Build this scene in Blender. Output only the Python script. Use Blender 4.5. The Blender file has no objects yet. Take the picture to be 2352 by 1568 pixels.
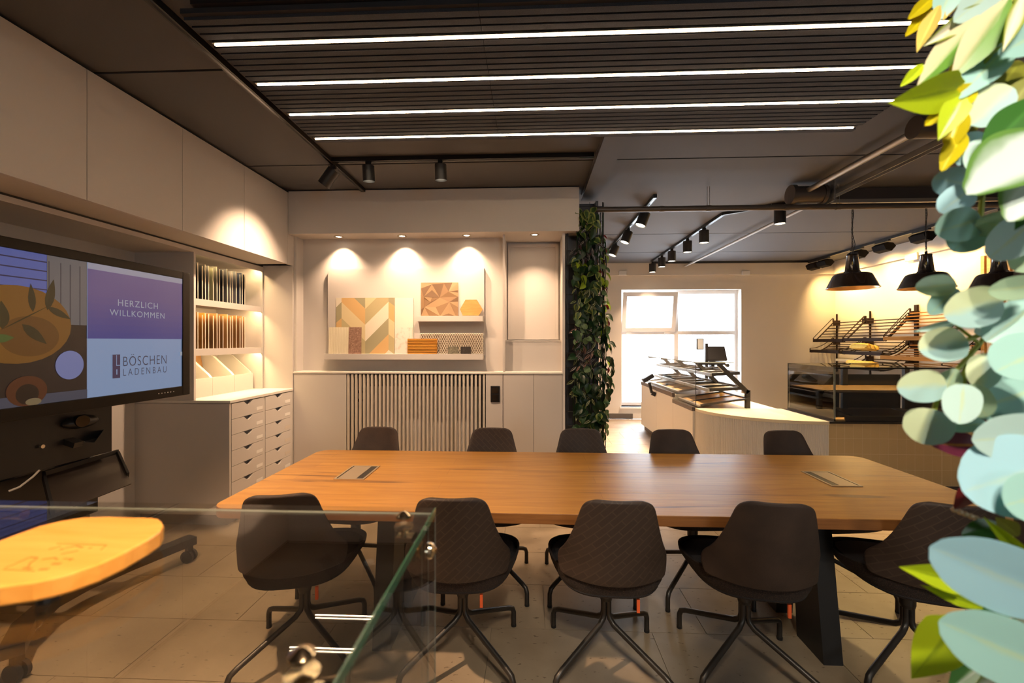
import bpy, math, random
from mathutils import Vector, Matrix

random.seed(7)
SC = bpy.context.scene
COL = SC.collection
R = math.radians

# ---------------------------------------------------------------- camera
F = 1000.0                       # focal length in pixels of the 2352x1568 frame
CZ = 1.45                        # eye height
TH = R(2.52)                     # camera turned a little to the left
cs, sn = math.cos(TH), math.sin(TH)
cd = bpy.data.cameras.new('camera')
cd.sensor_width = 36.0
cd.lens = 36.0 * F / 2352.0
cd.clip_start = 0.02
cam = bpy.data.objects.new('camera', cd)
cam.location = (0, 0, CZ)
cam.rotation_euler = (R(90), 0, TH)
cd.dof.use_dof = True
cd.dof.focus_distance = 2.9
cd.dof.aperture_fstop = 4.0
COL.objects.link(cam)
SC.camera = cam

# ---------------------------------------------------------------- sky, exposure
W = bpy.data.worlds.new('overcast_sky')
SC.world = W
W.use_nodes = True
bg = W.node_tree.nodes['Background']
bg.inputs[0].default_value = (0.88, 0.94, 1.0, 1)
bg.inputs[1].default_value = 8.0
vs = SC.view_settings
vs.view_transform = 'Standard'
vs.look = 'None'
vs.exposure = 0.53
vs.gamma = 1.0
vs.use_curve_mapping = False
SC.cycles.use_denoising = True
SC.cycles.max_bounces = 8
SC.cycles.transparent_max_bounces = 24
SC.cycles.sample_clamp_indirect = 4.0
SC.cycles.caustics_reflective = False
SC.cycles.caustics_refractive = False

# daylight openings: portals only guide the sampling of the sky through the windows
def portal(loc, rot, sx, sz):
    l = bpy.data.lights.new('window_portal', 'AREA')
    l.shape = 'RECTANGLE'; l.size = sx; l.size_y = sz
    l.cycles.is_portal = True
    o = bpy.data.objects.new('window_portal', l)
    o.location = loc; o.rotation_euler = rot
    COL.objects.link(o)
portal((2.79, 8.36, 1.32), (R(-90), 0, 0), 2.2, 2.2)       # far window, light goes -Y
portal((2.3, -2.64, 1.75), (R(90), 0, 0), 1.3, 1.0)          # shop window behind the camera, light goes +Y

WARM = (1.0, 0.67, 0.42)
WARMER = (1.0, 0.64, 0.24)

# ---------------------------------------------------------------- helpers
def P(px, py, Y=None, X=None, Z=None):
    """point of the place that a photograph pixel looks at, at a known plane"""
    u = (px - 1176.0) / F
    v = (784.0 - py) / F
    d = Vector((-sn + u * cs, cs + u * sn, v))
    if Y is not None: t = Y / d.y
    elif X is not None: t = X / d.x
    else: t = (Z - CZ) / d.z
    return Vector((d.x * t, d.y * t, CZ + d.z * t))

ORG = {}
def tag(o, label=None, cat=None, group=None, kind=None):
    if label: o['label'] = label
    if cat: o['category'] = cat
    if group: o['group'] = group
    if kind: o['kind'] = kind
    return o

def thing(name, label, cat, loc=(0, 0, 0), group=None, kind=None):
    o = bpy.data.objects.new(name, None)
    o.empty_display_size = 0.05
    o.location = loc
    COL.objects.link(o)
    ORG[o.name] = Vector(loc)
    return tag(o, label, cat, group, kind)

class MB:
    def __init__(s):
        s.v = []; s.f = []; s.m = []; s.uv = None
    def add(s, vs, fs, m=0):
        b = len(s.v)
        s.v += [Vector(p) for p in vs]
        for f in fs:
            s.f.append(tuple(i + b for i in f)); s.m.append(m)
        return s
    def box(s, x0, x1, y0, y1, z0, z1, m=0):
        if x0 > x1: x0, x1 = x1, x0
        if y0 > y1: y0, y1 = y1, y0
        if z0 > z1: z0, z1 = z1, z0
        return s.add([(x0, y0, z0), (x1, y0, z0), (x1, y1, z0), (x0, y1, z0), (x0, y0, z1), (x1, y0, z1), (x1, y1, z1), (x0, y1, z1)],
                     [(0, 3, 2, 1), (4, 5, 6, 7), (0, 1, 5, 4), (1, 2, 6, 5), (2, 3, 7, 6), (3, 0, 4, 7)], m)
    def obox(s, c, ax, ay, az, hx, hy, hz, m=0):
        c = Vector(c); ax = Vector(ax).normalized() * hx; ay = Vector(ay).normalized() * hy; az = Vector(az).normalized() * hz
        p = [c - ax - ay - az, c + ax - ay - az, c + ax + ay - az, c - ax + ay - az, c - ax - ay + az, c + ax - ay + az, c + ax + ay + az, c - ax + ay + az]
        return s.add(p, [(0, 3, 2, 1), (4, 5, 6, 7), (0, 1, 5, 4), (1, 2, 6, 5), (2, 3, 7, 6), (3, 0, 4, 7)], m)
    def bar(s, p0, p1, w, h, m=0, up=(0, 0, 1)):
        p0 = Vector(p0); p1 = Vector(p1); d = (p1 - p0)
        a = d.normalized(); u = Vector(up)
        if abs(a.dot(u)) > 0.98: u = Vector((1, 0, 0))
        b = a.cross(u).normalized(); c = b.cross(a).normalized()
        return s.obox((p0 + p1) / 2, a, b, c, d.length / 2, w / 2, h / 2, m)
    def cyl(s, p0, p1, r0, r1=None, n=14, caps=True, m=0):
        p0 = Vector(p0); p1 = Vector(p1); r1 = r0 if r1 is None else r1
        a = (p1 - p0).normalized()
        u = Vector((0, 0, 1)) if abs(a.z) < 0.9 else Vector((1, 0, 0))
        b = a.cross(u).normalized(); c = a.cross(b).normalized()
        vs = []
        for p, r in ((p0, r0), (p1, r1)):
            for i in range(n):
                t = 2 * math.pi * i / n
                vs.append(p + b * (r * math.cos(t)) + c * (r * math.sin(t)))
        fs = [(i, (i + 1) % n, n + (i + 1) % n, n + i) for i in range(n)]
        if caps:
            fs.append(tuple(range(n - 1, -1, -1))); fs.append(tuple(range(n, 2 * n)))
        return s.add(vs, fs, m)
    def tube(s, pts, r, n=8, caps=True, m=0):
        pts = [Vector(p) for p in pts]; k = len(pts)
        prev = None; vs = []
        for i, p in enumerate(pts):
            if i == 0: a = pts[1] - p
            elif i == k - 1: a = p - pts[i - 1]
            else: a = (pts[i + 1] - p).normalized() + (p - pts[i - 1]).normalized()
            a.normalize()
            if prev is None:
                u = Vector((0, 0, 1)) if abs(a.z) < 0.9 else Vector((1, 0, 0))
                b = a.cross(u).normalized()
            else:
                b = (prev - a * prev.dot(a)).normalized()
            prev = b
            c = a.cross(b)
            rr = r[i] if isinstance(r, (list, tuple)) else r
            for j in range(n):
                t = 2 * math.pi * j / n
                vs.append(p + b * (rr * math.cos(t)) + c * (rr * math.sin(t)))
        fs = []
        for i in range(k - 1):
            for j in range(n):
                fs.append((i * n + j, i * n + (j + 1) % n, (i + 1) * n + (j + 1) % n, (i + 1) * n + j))
        if caps:
            fs.append(tuple(range(n - 1, -1, -1))); fs.append(tuple(range((k - 1) * n, k * n)))
        return s.add(vs, fs, m)
    def lathe(s, prof, c, n=28, m=0, close=False):
        c = Vector(c); vs = []; k = len(prof)
        for r, z in prof:
            for i in range(n):
                t = 2 * math.pi * i / n
                vs.append(c + Vector((r * math.cos(t), r * math.sin(t), z)))
        fs = []
        for j in range(k - 1 + (1 if close else 0)):
            a = j * n; b = ((j + 1) % k) * n
            for i in range(n):
                fs.append((a + i, a + (i + 1) % n, b + (i + 1) % n, b + i))
        return s.add(vs, fs, m)
    def prism(s, poly, off, m=0):
        poly = [Vector(p) for p in poly]; off = Vector(off); n = len(poly)
        vs = poly + [p + off for p in poly]
        fs = [tuple(range(n - 1, -1, -1)), tuple(range(n, 2 * n))]
        fs += [(i, (i + 1) % n, n + (i + 1) % n, n + i) for i in range(n)]
        return s.add(vs, fs, m)
    def ball(s, c, r, n=12, k=8, sc=(1, 1, 1), m=0):
        c = Vector(c); vs = []; fs = []
        for j in range(k + 1):
            ph = math.pi * j / k
            for i in range(n):
                t = 2 * math.pi * i / n
                vs.append(c + Vector((r * sc[0] * math.sin(ph) * math.cos(t), r * sc[1] * math.sin(ph) * math.sin(t), r * sc[2] * math.cos(ph))))
        for j in range(k):
            for i in range(n):
                fs.append((j * n + i, (j + 1) * n + i, (j + 1) * n + (i + 1) % n, j * n + (i + 1) % n))
        return s.add(vs, fs, m)
    def mesh(s, name, mats, org=(0, 0, 0), smooth=False):
        org = Vector(org)
        me = bpy.data.meshes.new(name)
        me.from_pydata([tuple(v - org) for v in s.v], [], s.f)
        if not isinstance(mats, (list, tuple)): mats = [mats]
        for mt in mats: me.materials.append(M[mt] if isinstance(mt, str) else mt)
        if len(mats) > 1: me.polygons.foreach_set('material_index', s.m)
        if smooth:
            me.polygons.foreach_set('use_smooth', [True] * len(me.polygons))
            me.set_sharp_from_angle(angle=R(38))
        me.update()
        return me
    def build(s, name, mats, parent=None, org=None, smooth=False, bevel=0, seg=2):
        if parent is not None: o_ = ORG[parent.name]
        elif org is not None: o_ = Vector(org)
        else:
            xs = [v.x for v in s.v]; ys = [v.y for v in s.v]; zs = [v.z for v in s.v]
            o_ = Vector(((min(xs) + max(xs)) / 2, (min(ys) + max(ys)) / 2, min(zs)))
        me = s.mesh(name, mats, o_, smooth)
        ob = bpy.data.objects.new(name, me)
        COL.objects.link(ob)
        ORG[ob.name] = o_
        if parent is not None: ob.parent = parent
        else: ob.location = o_
        if bevel:
            md = ob.modifiers.new('bevel', 'BEVEL'); md.width = bevel; md.segments = seg; md.limit_method = 'ANGLE'
            md.harden_normals = False
        return ob

def inst(me, name, parent, mtx):
    o = bpy.data.objects.new(name, me)
    COL.objects.link(o)
    o.parent = parent
    o.matrix_local = mtx
    return o

def tree_copy(o, parent=None):
    c = o.copy(); COL.objects.link(c)
    c.parent = parent
    for ch in list(o.children): tree_copy(ch, c)
    return c

def lamp(name, kind, loc, power, color=WARM, parent=None, direction=None, angle=60, blend=0.5, size=0.03, sy=None):
    l = bpy.data.lights.new(name, kind)
    l.energy = power; l.color = color
    if kind == 'SPOT':
        l.spot_size = R(angle); l.spot_blend = blend; l.shadow_soft_size = size
    elif kind == 'AREA':
        l.shape = 'RECTANGLE'; l.size = size; l.size_y = sy or size
    else: l.shadow_soft_size = size
    o = bpy.data.objects.new(name, l)
    COL.objects.link(o)
    loc = Vector(loc)
    if parent is not None:
        o.parent = parent; o.location = loc - ORG[parent.name]
    else: o.location = loc
    if direction is not None:
        o.rotation_euler = Vector(direction).to_track_quat('-Z', 'Y').to_euler()
    return o

# ---------------------------------------------------------------- materials
M = {}
def newmat(name):
    m = bpy.data.materials.new(name); m.use_nodes = True
    M[name] = m
    nt = m.node_tree
    return m, nt, nt.nodes['Principled BSDF'], nt.nodes['Material Output']

def c4(c): return (c[0], c[1], c[2], 1)

def mat(name, col, rough=0.5, metal=0.0, var=None, bump=None, emit=None, es=0.0, spec=0.5, coat=0.0, sheen=0.0):
    m, nt, b, out = newmat(name)
    b.inputs['Base Color'].default_value = c4(col)
    b.inputs['Roughness'].default_value = rough
    b.inputs['Metallic'].default_value = metal
    b.inputs['Specular IOR Level'].default_value = spec
    b.inputs['Coat Weight'].default_value = coat
    if sheen: b.inputs['Sheen Weight'].default_value = sheen
    tc = None
    if var or bump:
        tc = nt.nodes.new('ShaderNodeTexCoord')
    if var:
        sc, c2, lo, hi = var
        n = nt.nodes.new('ShaderNodeTexNoise'); n.inputs['Scale'].default_value = sc; n.inputs['Detail'].default_value = 5
        r = nt.nodes.new('ShaderNodeValToRGB')
        r.color_ramp.elements[0].position = lo; r.color_ramp.elements[0].color = c4(col)
        r.color_ramp.elements[1].position = hi; r.color_ramp.elements[1].color = c4(c2)
        nt.links.new(tc.outputs['Object'], n.inputs['Vector'])
        nt.links.new(n.outputs['Fac'], r.inputs['Fac'])
        nt.links.new(r.outputs['Color'], b.inputs['Base Color'])
    if bump:
        sc, st = bump
        n = nt.nodes.new('ShaderNodeTexNoise'); n.inputs['Scale'].default_value = sc; n.inputs['Detail'].default_value = 3
        bp = nt.nodes.new('ShaderNodeBump'); bp.inputs['Strength'].default_value = st; bp.inputs['Distance'].default_value = 0.01
        nt.links.new(tc.outputs['Object'], n.inputs['Vector'])
        nt.links.new(n.outputs['Fac'], bp.inputs['Height'])
        nt.links.new(bp.outputs['Normal'], b.inputs['Normal'])
    if emit:
        b.inputs['Emission Color'].default_value = c4(emit)
        b.inputs['Emission Strength'].default_value = es
    return m

def wood(name, c1, c2, stretch, rough=0.4, scale=6.0, cracks=None, coat=0.0):
    m, nt, b, out = newmat(name)
    tc = nt.nodes.new('ShaderNodeTexCoord')
    mp = nt.nodes.new('ShaderNodeMapping'); mp.inputs['Scale'].default_value = stretch
    n = nt.nodes.new('ShaderNodeTexNoise'); n.inputs['Scale'].default_value = scale; n.inputs['Detail'].default_value = 6
    n.inputs['Distortion'].default_value = 0.8
    r = nt.nodes.new('ShaderNodeValToRGB')
    r.color_ramp.elements[0].position = 0.32; r.color_ramp.elements[0].color = c4(c1)
    r.color_ramp.elements[1].position = 0.68; r.color_ramp.elements[1].color = c4(c2)
    nt.links.new(tc.outputs['Object'], mp.inputs['Vector']); nt.links.new(mp.outputs['Vector'], n.inputs['Vector'])
    nt.links.new(n.outputs['Fac'], r.inputs['Fac'])
    last = r.outputs['Color']
    if cracks:
        mp2 = nt.nodes.new('ShaderNodeMapping'); mp2.inputs['Scale'].default_value = (stretch[0] * 0.45, stretch[1] * 0.8, stretch[2])
        n2 = nt.nodes.new('ShaderNodeTexNoise'); n2.inputs['Scale'].default_value = scale * 0.6; n2.inputs['Detail'].default_value = 8; n2.inputs['Distortion'].default_value = 1.5
        r2 = nt.nodes.new('ShaderNodeValToRGB')
        r2.color_ramp.elements[0].position = 0.61; r2.color_ramp.elements[0].color = (0, 0, 0, 1)
        r2.color_ramp.elements[1].position = 0.70; r2.color_ramp.elements[1].color = (1, 1, 1, 1)
        mx = nt.nodes.new('ShaderNodeMix'); mx.data_type = 'RGBA'
        nt.links.new(tc.outputs['Object'], mp2.inputs['Vector']); nt.links.new(mp2.outputs['Vector'], n2.inputs['Vector'])
        nt.links.new(n2.outputs['Fac'], r2.inputs['Fac'])
        nt.links.new(r2.outputs['Color'], mx.inputs['Factor'])
        nt.links.new(last, mx.inputs['A']); mx.inputs['B'].default_value = c4(cracks)
        last = mx.outputs['Result']
    if cracks:
        bk = nt.nodes.new('ShaderNodeTexBrick'); bk.inputs['Scale'].default_value = 1.0
        bk.inputs['Brick Width'].default_value = 1.55; bk.inputs['Row Height'].default_value = 0.105; bk.inputs['Mortar Size'].default_value = 0.0012
        bk.inputs['Color1'].default_value = (1, 1, 1, 1); bk.inputs['Color2'].default_value = (0.88, 0.85, 0.80, 1); bk.inputs['Mortar'].default_value = (0.75, 0.70, 0.64, 1)
        ml = nt.nodes.new('ShaderNodeMix'); ml.data_type = 'RGBA'; ml.blend_type = 'MULTIPLY'; ml.inputs['Factor'].default_value = 1.0
        nt.links.new(tc.outputs['Object'], bk.inputs['Vector']); nt.links.new(last, ml.inputs['A']); nt.links.new(bk.outputs['Color'], ml.inputs['B']); last = ml.outputs['Result']
    nt.links.new(last, b.inputs['Base Color'])
    b.inputs['Roughness'].default_value = rough
    b.inputs['Coat Weight'].default_value = coat
    bp = nt.nodes.new('ShaderNodeBump'); bp.inputs['Strength'].default_value = 0.15; bp.inputs['Distance'].default_value = 0.004
    nt.links.new(n.outputs['Fac'], bp.inputs['Height']); nt.links.new(bp.outputs['Normal'], b.inputs['Normal'])
    return m

def glass(name, tint, ior=1.45, rough=0.0, film=0.0):
    m = bpy.data.materials.new(name); m.use_nodes = True; M[name] = m
    nt = m.node_tree; nt.nodes.clear()
    out = nt.nodes.new('ShaderNodeOutputMaterial')
    tr = nt.nodes.new('ShaderNodeBsdfTransparent'); tr.inputs['Color'].default_value = c4(tint)
    gl = nt.nodes.new('ShaderNodeBsdfGlossy'); gl.inputs['Roughness'].default_value = rough
    fr = nt.nodes.new('ShaderNodeFresnel'); fr.inputs['IOR'].default_value = ior
    mx = nt.nodes.new('ShaderNodeMixShader')
    ge = nt.nodes.new('ShaderNodeNewGeometry'); im = nt.nodes.new('ShaderNodeMix')
    im.inputs['A'].default_value = ior; im.inputs['B'].default_value = 1.0 / ior
    nt.links.new(ge.outputs['Backfacing'], im.inputs['Factor']); nt.links.new(im.outputs['Result'], fr.inputs['IOR'])
    nt.links.new(fr.outputs[0], mx.inputs[0]); nt.links.new(tr.outputs[0], mx.inputs[1]); nt.links.new(gl.outputs[0], mx.inputs[2])
    last = mx.outputs[0]
    if film:
        tl = nt.nodes.new('ShaderNodeBsdfTranslucent'); tl.inputs['Color'].default_value = (0.95, 0.97, 1, 1)
        m2 = nt.nodes.new('ShaderNodeMixShader'); m2.inputs[0].default_value = film
        nt.links.new(last, m2.inputs[1]); nt.links.new(tl.outputs[0], m2.inputs[2]); last = m2.outputs[0]
    nt.links.new(last, out.inputs['Surface'])
    return m

def emit(name, col, s):
    m = bpy.data.materials.new(name); m.use_nodes = True; M[name] = m
    nt = m.node_tree; nt.nodes.clear()
    out = nt.nodes.new('ShaderNodeOutputMaterial'); e = nt.nodes.new('ShaderNodeEmission')
    e.inputs[0].default_value = c4(col); e.inputs[1].default_value = s
    nt.links.new(e.outputs[0], out.inputs['Surface'])
    return m

# setting
mat('ceiling_paint', (0.078, 0.077, 0.083), 0.8, bump=(90, 0.05))
mat('wall_cream', (0.66, 0.60, 0.53), 0.75, bump=(140, 0.04))
mat('wall_white', (0.74, 0.72, 0.70), 0.7)
mat('cabinet', (0.63, 0.585, 0.55), 0.55, bump=(220, 0.03))
mat('cabinet_gap', (0.05, 0.045, 0.04), 0.8)
mat('cabinet_edge', (0.74, 0.70, 0.65), 0.5)
mat('worktop', (0.80, 0.76, 0.70), 0.4)
mat('grout', (0.235, 0.185, 0.125), 0.9)
def stone(name):
    m, nt, b, out = newmat(name)
    ge = nt.nodes.new('ShaderNodeNewGeometry')
    def nz(sc, det, stretch=(1, 1, 1)):
        mp = nt.nodes.new('ShaderNodeMapping'); mp.inputs['Scale'].default_value = stretch
        n = nt.nodes.new('ShaderNodeTexNoise'); n.inputs['Scale'].default_value = sc; n.inputs['Detail'].default_value = det
        nt.links.new(ge.outputs['Position'], mp.inputs['Vector']); nt.links.new(mp.outputs['Vector'], n.inputs['Vector'])
        return n
    def ramp(n, p0, c0, p1, c1):
        r = nt.nodes.new('ShaderNodeValToRGB'); e = r.color_ramp.elements
        e[0].position = p0; e[0].color = c4(c0); e[1].position = p1; e[1].color = c4(c1)
        nt.links.new(n.outputs['Fac'], r.inputs['Fac']); return r
    r1 = ramp(nz(3.0, 6), 0.35, (0.385, 0.295, 0.195), 0.70, (0.265, 0.195, 0.125))
    r2 = ramp(nz(38, 4, (0.6, 1.5, 1)), 0.655, (0, 0, 0), 0.70, (1, 1, 1))
    mx = nt.nodes.new('ShaderNodeMix'); mx.data_type = 'RGBA'; mx.inputs['B'].default_value = (0.12, 0.075, 0.042, 1)
    nt.links.new(r2.outputs['Color'], mx.inputs['Factor']); nt.links.new(r1.outputs['Color'], mx.inputs['A'])
    nt.links.new(mx.outputs['Result'], b.inputs['Base Color'])
    b.inputs['Roughness'].default_value = 0.45
stone('stone_tile')
mat('baseboard_dark', (0.09, 0.075, 0.065), 0.6)
mat('black_metal', (0.014, 0.013, 0.013), 0.42, 0.0)
mat('matte_black', (0.010, 0.009, 0.009), 0.85, 0.0, spec=0.1)
mat('black_plastic', (0.012, 0.012, 0.013), 0.35)
mat('black_gloss', (0.01, 0.01, 0.01), 0.12)
mat('steel_blue', (0.055, 0.062, 0.082), 0.5)
mat('steel_raw', (0.34, 0.31, 0.27), 0.38, 0.75)
mat('pipe_brown', (0.075, 0.06, 0.052), 0.4, 0.3)
mat('galvanised', (0.42, 0.40, 0.37), 0.35, 0.8, var=(40, (0.3, 0.29, 0.27), 0.4, 0.6))
mat('conduit_grey', (0.42, 0.39, 0.36), 0.5)
mat('chrome', (0.85, 0.72, 0.52), 0.12, 1.0)
mat('felt', (0.058, 0.060, 0.070), 0.95, var=(420, (0.105, 0.107, 0.120), 0.45, 0.75), bump=(500, 0.5), spec=0.1)
mat('felt_groove', (0.036, 0.037, 0.043), 0.95)
emit('led', (1.0, 0.74, 0.48), 28.0)
emit('led_warm', (1.0, 0.68, 0.33), 64.0)
emit('lens', (1.0, 0.84, 0.62), 9.0)
emit('lens_soft', (1.0, 0.78, 0.5), 4.0)
# furniture
wood('oak_table', (0.60, 0.295, 0.060), (0.48, 0.215, 0.038), (1.2, 14.0, 14.0), 0.34, 2.2, cracks=(0.21, 0.080, 0.018))
wood('oak_edge', (0.33, 0.13, 0.035), (0.23, 0.085, 0.022), (1.5, 10.0, 24.0), 0.4, 2.5)
wood('case_wood', (0.30, 0.19, 0.08), (0.22, 0.13, 0.05), (10, 2, 10), 0.4, 3)
wood('oak_tray', (0.62, 0.40, 0.17), (0.50, 0.30, 0.11), (10, 2, 10), 0.4, 3)
wood('beech', (0.88, 0.45, 0.10), (0.78, 0.36, 0.065), (3, 22, 22), 0.38, 2.4)
mat('engraving', (0.55, 0.24, 0.04), 0.6)
mat('leather', (0.054, 0.031, 0.021), 0.7, var=(9, (0.033, 0.020, 0.015), 0.35, 0.7), bump=(160, 0.12))
mat('tweed', (0.020, 0.013, 0.010), 0.95, var=(260, (0.070, 0.038, 0.025), 0.48, 0.70), bump=(320, 0.5))
mat('cushion', (0.024, 0.021, 0.022), 0.95, bump=(260, 0.35))
mat('chair_tube', (0.060, 0.052, 0.045), 0.38, 0.6)
mat('orange_tag', (0.85, 0.13, 0.03), 0.6)
mat('label_white', (0.85, 0.82, 0.78), 0.6)
mat('label_print', (0.45, 0.42, 0.40), 0.6)
mat('metal_champagne', (0.56, 0.45, 0.32), 0.38, 0.55)
# samples
for i, c in enumerate([(0.055, 0.042, 0.035), (0.028, 0.027, 0.03), (0.02, 0.02, 0.022), (0.03, 0.026, 0.022), (0.16, 0.155, 0.15), (0.34, 0.34, 0.20), (0.16, 0.155, 0.12), (0.028, 0.026, 0.026), (0.018, 0.018, 0.02), (0.07, 0.07, 0.075), (0.20, 0.20, 0.205), (0.24, 0.235, 0.24), (0.13, 0.135, 0.15), (0.035, 0.045, 0.075), (0.03, 0.035, 0.055), (0.018, 0.017, 0.018)]):
    mat('swatch_%d' % i, c, 0.5)
for i, c in enumerate([(0.30, 0.17, 0.06), (0.34, 0.19, 0.06), (0.46, 0.23, 0.045), (0.50, 0.24, 0.04), (0.25, 0.12, 0.03), (0.27, 0.14, 0.05), (0.36, 0.19, 0.07), (0.34, 0.18, 0.06), (0.22, 0.11, 0.035), (0.38, 0.20, 0.07), (0.32, 0.17, 0.06), (0.36, 0.2, 0.08), (0.26, 0.13, 0.04), (0.24, 0.12, 0.045), (0.30, 0.16, 0.07), (0.40, 0.24, 0.12)]):
    wood('veneer_%d' % i, c, (c[0] * 0.75, c[1] * 0.72, c[2] * 0.7), (16, 16, 2), 0.45, 3)
mat('plate_edge', (0.72, 0.66, 0.55), 0.5)
mat('chev_sage', (0.37, 0.33, 0.20), 0.7); mat('chev_tan', (0.66, 0.42, 0.18), 0.7)
mat('chev_cream', (0.70, 0.58, 0.34), 0.7); mat('chev_white', (0.80, 0.72, 0.58), 0.7); mat('chev_khaki', (0.50, 0.42, 0.23), 0.7)
mat('sample_cream', (0.80, 0.72, 0.54), 0.7)
mat('sample_white', (0.82, 0.76, 0.66), 0.6)
mat('marble', (0.80, 0.74, 0.66), 0.45, var=(22, (0.62, 0.46, 0.36), 0.52, 0.75))
mat('hide_brown', (0.24, 0.13, 0.09), 0.8, var=(60, (0.40, 0.24, 0.17), 0.4, 0.7), bump=(120, 0.5))
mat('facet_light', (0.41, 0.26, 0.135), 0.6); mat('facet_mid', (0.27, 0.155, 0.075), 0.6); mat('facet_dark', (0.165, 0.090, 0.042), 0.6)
wood('hexagon_wood', (0.62, 0.37, 0.115), (0.54, 0.30, 0.085), (3, 12, 18), 0.45, 3)
mat('orange_slat', (0.68, 0.31, 0.045), 0.45); mat('orange_groove', (0.42, 0.16, 0.02), 0.5)
mat('lattice', (0.80, 0.73, 0.60), 0.5); mat('lattice_back', (0.40, 0.32, 0.25), 0.8)
mat('stone_olive', (0.13, 0.115, 0.08), 0.6, var=(70, (0.30, 0.27, 0.19), 0.4, 0.7))
mat('stone_black', (0.035, 0.028, 0.024), 0.5, var=(80, (0.09, 0.075, 0.065), 0.5, 0.8))
mat('radiator_white', (0.86, 0.84, 0.82), 0.45)
mat('slat_cream', (0.66, 0.59, 0.51), 0.55)
# counter
mat('counter_front', (0.74, 0.70, 0.62), 0.5); mat('counter_top', (0.80, 0.70, 0.50), 0.4)
mat('counter_trim', (0.11, 0.085, 0.07), 0.5)
mat('wall_tile', (0.56, 0.42, 0.22), 0.4); mat('tile_grout', (0.80, 0.68, 0.48), 0.8)
mat('aluminium', (0.46, 0.45, 0.44), 0.35, 0.8)
mat('bread', (0.92, 0.60, 0.12), 0.7, var=(28, (0.80, 0.42, 0.05), 0.5, 0.72), bump=(45, 0.5))
mat('enamel_black', (0.020, 0.013, 0.010), 0.18, coat=0.6)
mat('copper_inner', (0.75, 0.42, 0.17), 0.3, 0.7)
mat('gold_badge', (0.75, 0.55, 0.18), 0.3, 0.8)
wood('rack_wood', (0.40, 0.19, 0.05), (0.31, 0.135, 0.032), (12, 2, 12), 0.8, 3)
M['rack_wood'].node_tree.nodes['Principled BSDF'].inputs['Specular IOR Level'].default_value = 0.1
mat('rack_metal', (0.028, 0.015, 0.009), 0.7, 0.0, spec=0.15)
mat('window_frame_white', (0.93, 0.91, 0.91), 0.45)
glass('pane', (0.97, 0.985, 1.0), 1.4, film=0.25)
glass('clear_glass', (0.955, 0.965, 0.945), 1.5)
glass('case_glass', (0.955, 0.95, 0.925), 1.5)
glass('dark_glass', (0.60, 0.60, 0.60), 1.7)
mat('glass_edge_green', (0.05, 0.16, 0.09), 0.15, spec=0.8, coat=0.5)
mat('glass_edge_pale', (0.46, 0.52, 0.45), 0.2, spec=0.8)

# ================================================================= THE SETTING
XR, YW, ZC = 5.58, 8.25, 2.91            # right wall, window wall, ceiling
XW = -3.13                               # left wall
YF = -2.60                               # wall behind the camera

def struct(name, mb, m, parent=None, **k):
    o = mb.build(name, m, parent, **k)
    if parent is None: o['kind'] = 'structure'
    return o

# floor: bedding with stone tiles on it
fl = struct('floor', MB().box(XW, XR, YF, YW, -0.06, -0.004), 'grout')
TX, TY = 0.80, 0.40
tme = MB().box(-TX / 2 + 0.0015, TX / 2 - 0.0015, -TY / 2 + 0.0015, TY / 2 - 0.0015, -0.012, 0).mesh('floor_tile', 'stone_tile')
far = MB(); ntile = 0
ny = int((YW - YF) / TY) + 1
for j in range(ny):
    y = YF + (j + 0.5) * TY
    if y + TY / 2 > YW: continue
    off = [0.0, 0.27, 0.53][j % 3]
    for i in range(-1, 12):
        x = XW + off + (i + 0.5) * TX
        x0, x1 = max(x - TX / 2, XW), min(x + TX / 2, XR)
        if x1 - x0 < 0.02: continue
        seen = y > 1.4 and -3.2 < x < 2.9 and y < 4.9 or (y >= 4.9 and 0.3 < x < 2.2)
        if seen and x - TX / 2 >= XW and x + TX / 2 <= XR and ntile < 300:
            t = inst(tme, 'floor_tile', fl, Matrix.Translation(Vector((x, y, 0)) - ORG[fl.name])); ntile += 1
        else:
            far.box(x0 + 0.0015, x1 - 0.0015, y - TY / 2 + 0.0015, y + TY / 2 - 0.0015, -0.012, 0)
tag(far.build('floor_tiles', 'stone_tile', fl), kind='stuff')

# ceiling: slab with painted boards
ce = struct('ceiling', MB().box(XW, XR, YF, YW + 0.1, ZC + 0.012, ZC + 0.1), 'cabinet_gap')
yb = [YF, -1.43, -0.19, 1.03, 2.27, 3.53, 4.77, 6.00, 7.24, YW]
for a, b in zip(yb[:-1], yb[1:]):
    MB().box(XW, XR, a + 0.009, b - 0.009, ZC, ZC + 0.012).build('ceiling_panel', 'ceiling_paint', ce)

struct('wall_left', MB().box(XW - 0.12, XW, YF, YW, 0, ZC), 'cabinet')
struct('wall_right', MB().box(XR, XR + 0.12, YF, YW + 0.4, 0, ZC), 'wall_cream')
struct('wall_niche', MB().box(XW, 0.33, 4.62, 4.74, 0, ZC), 'cabinet')
struct('wall_passage', MB().box(0.33, 0.42, 4.60, YW, 0, ZC), 'wall_cream')
# window wall with its opening
WX0, WX1, WZ0, WZ1 = 1.69, 3.89, 0.23, 2.42
wb = MB()
wb.box(0.42, WX0, YW, YW + 0.35, 0, ZC); wb.box(WX1, XR, YW, YW + 0.35, 0, ZC)
wb.box(WX0, WX1, YW, YW + 0.35, 0, WZ0); wb.box(WX0, WX1, YW, YW + 0.35, WZ1, ZC)
wb.box(XW, 0.42, YW, YW + 0.35, 0, ZC)
struct('wall_window', wb, 'wall_cream')
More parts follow.
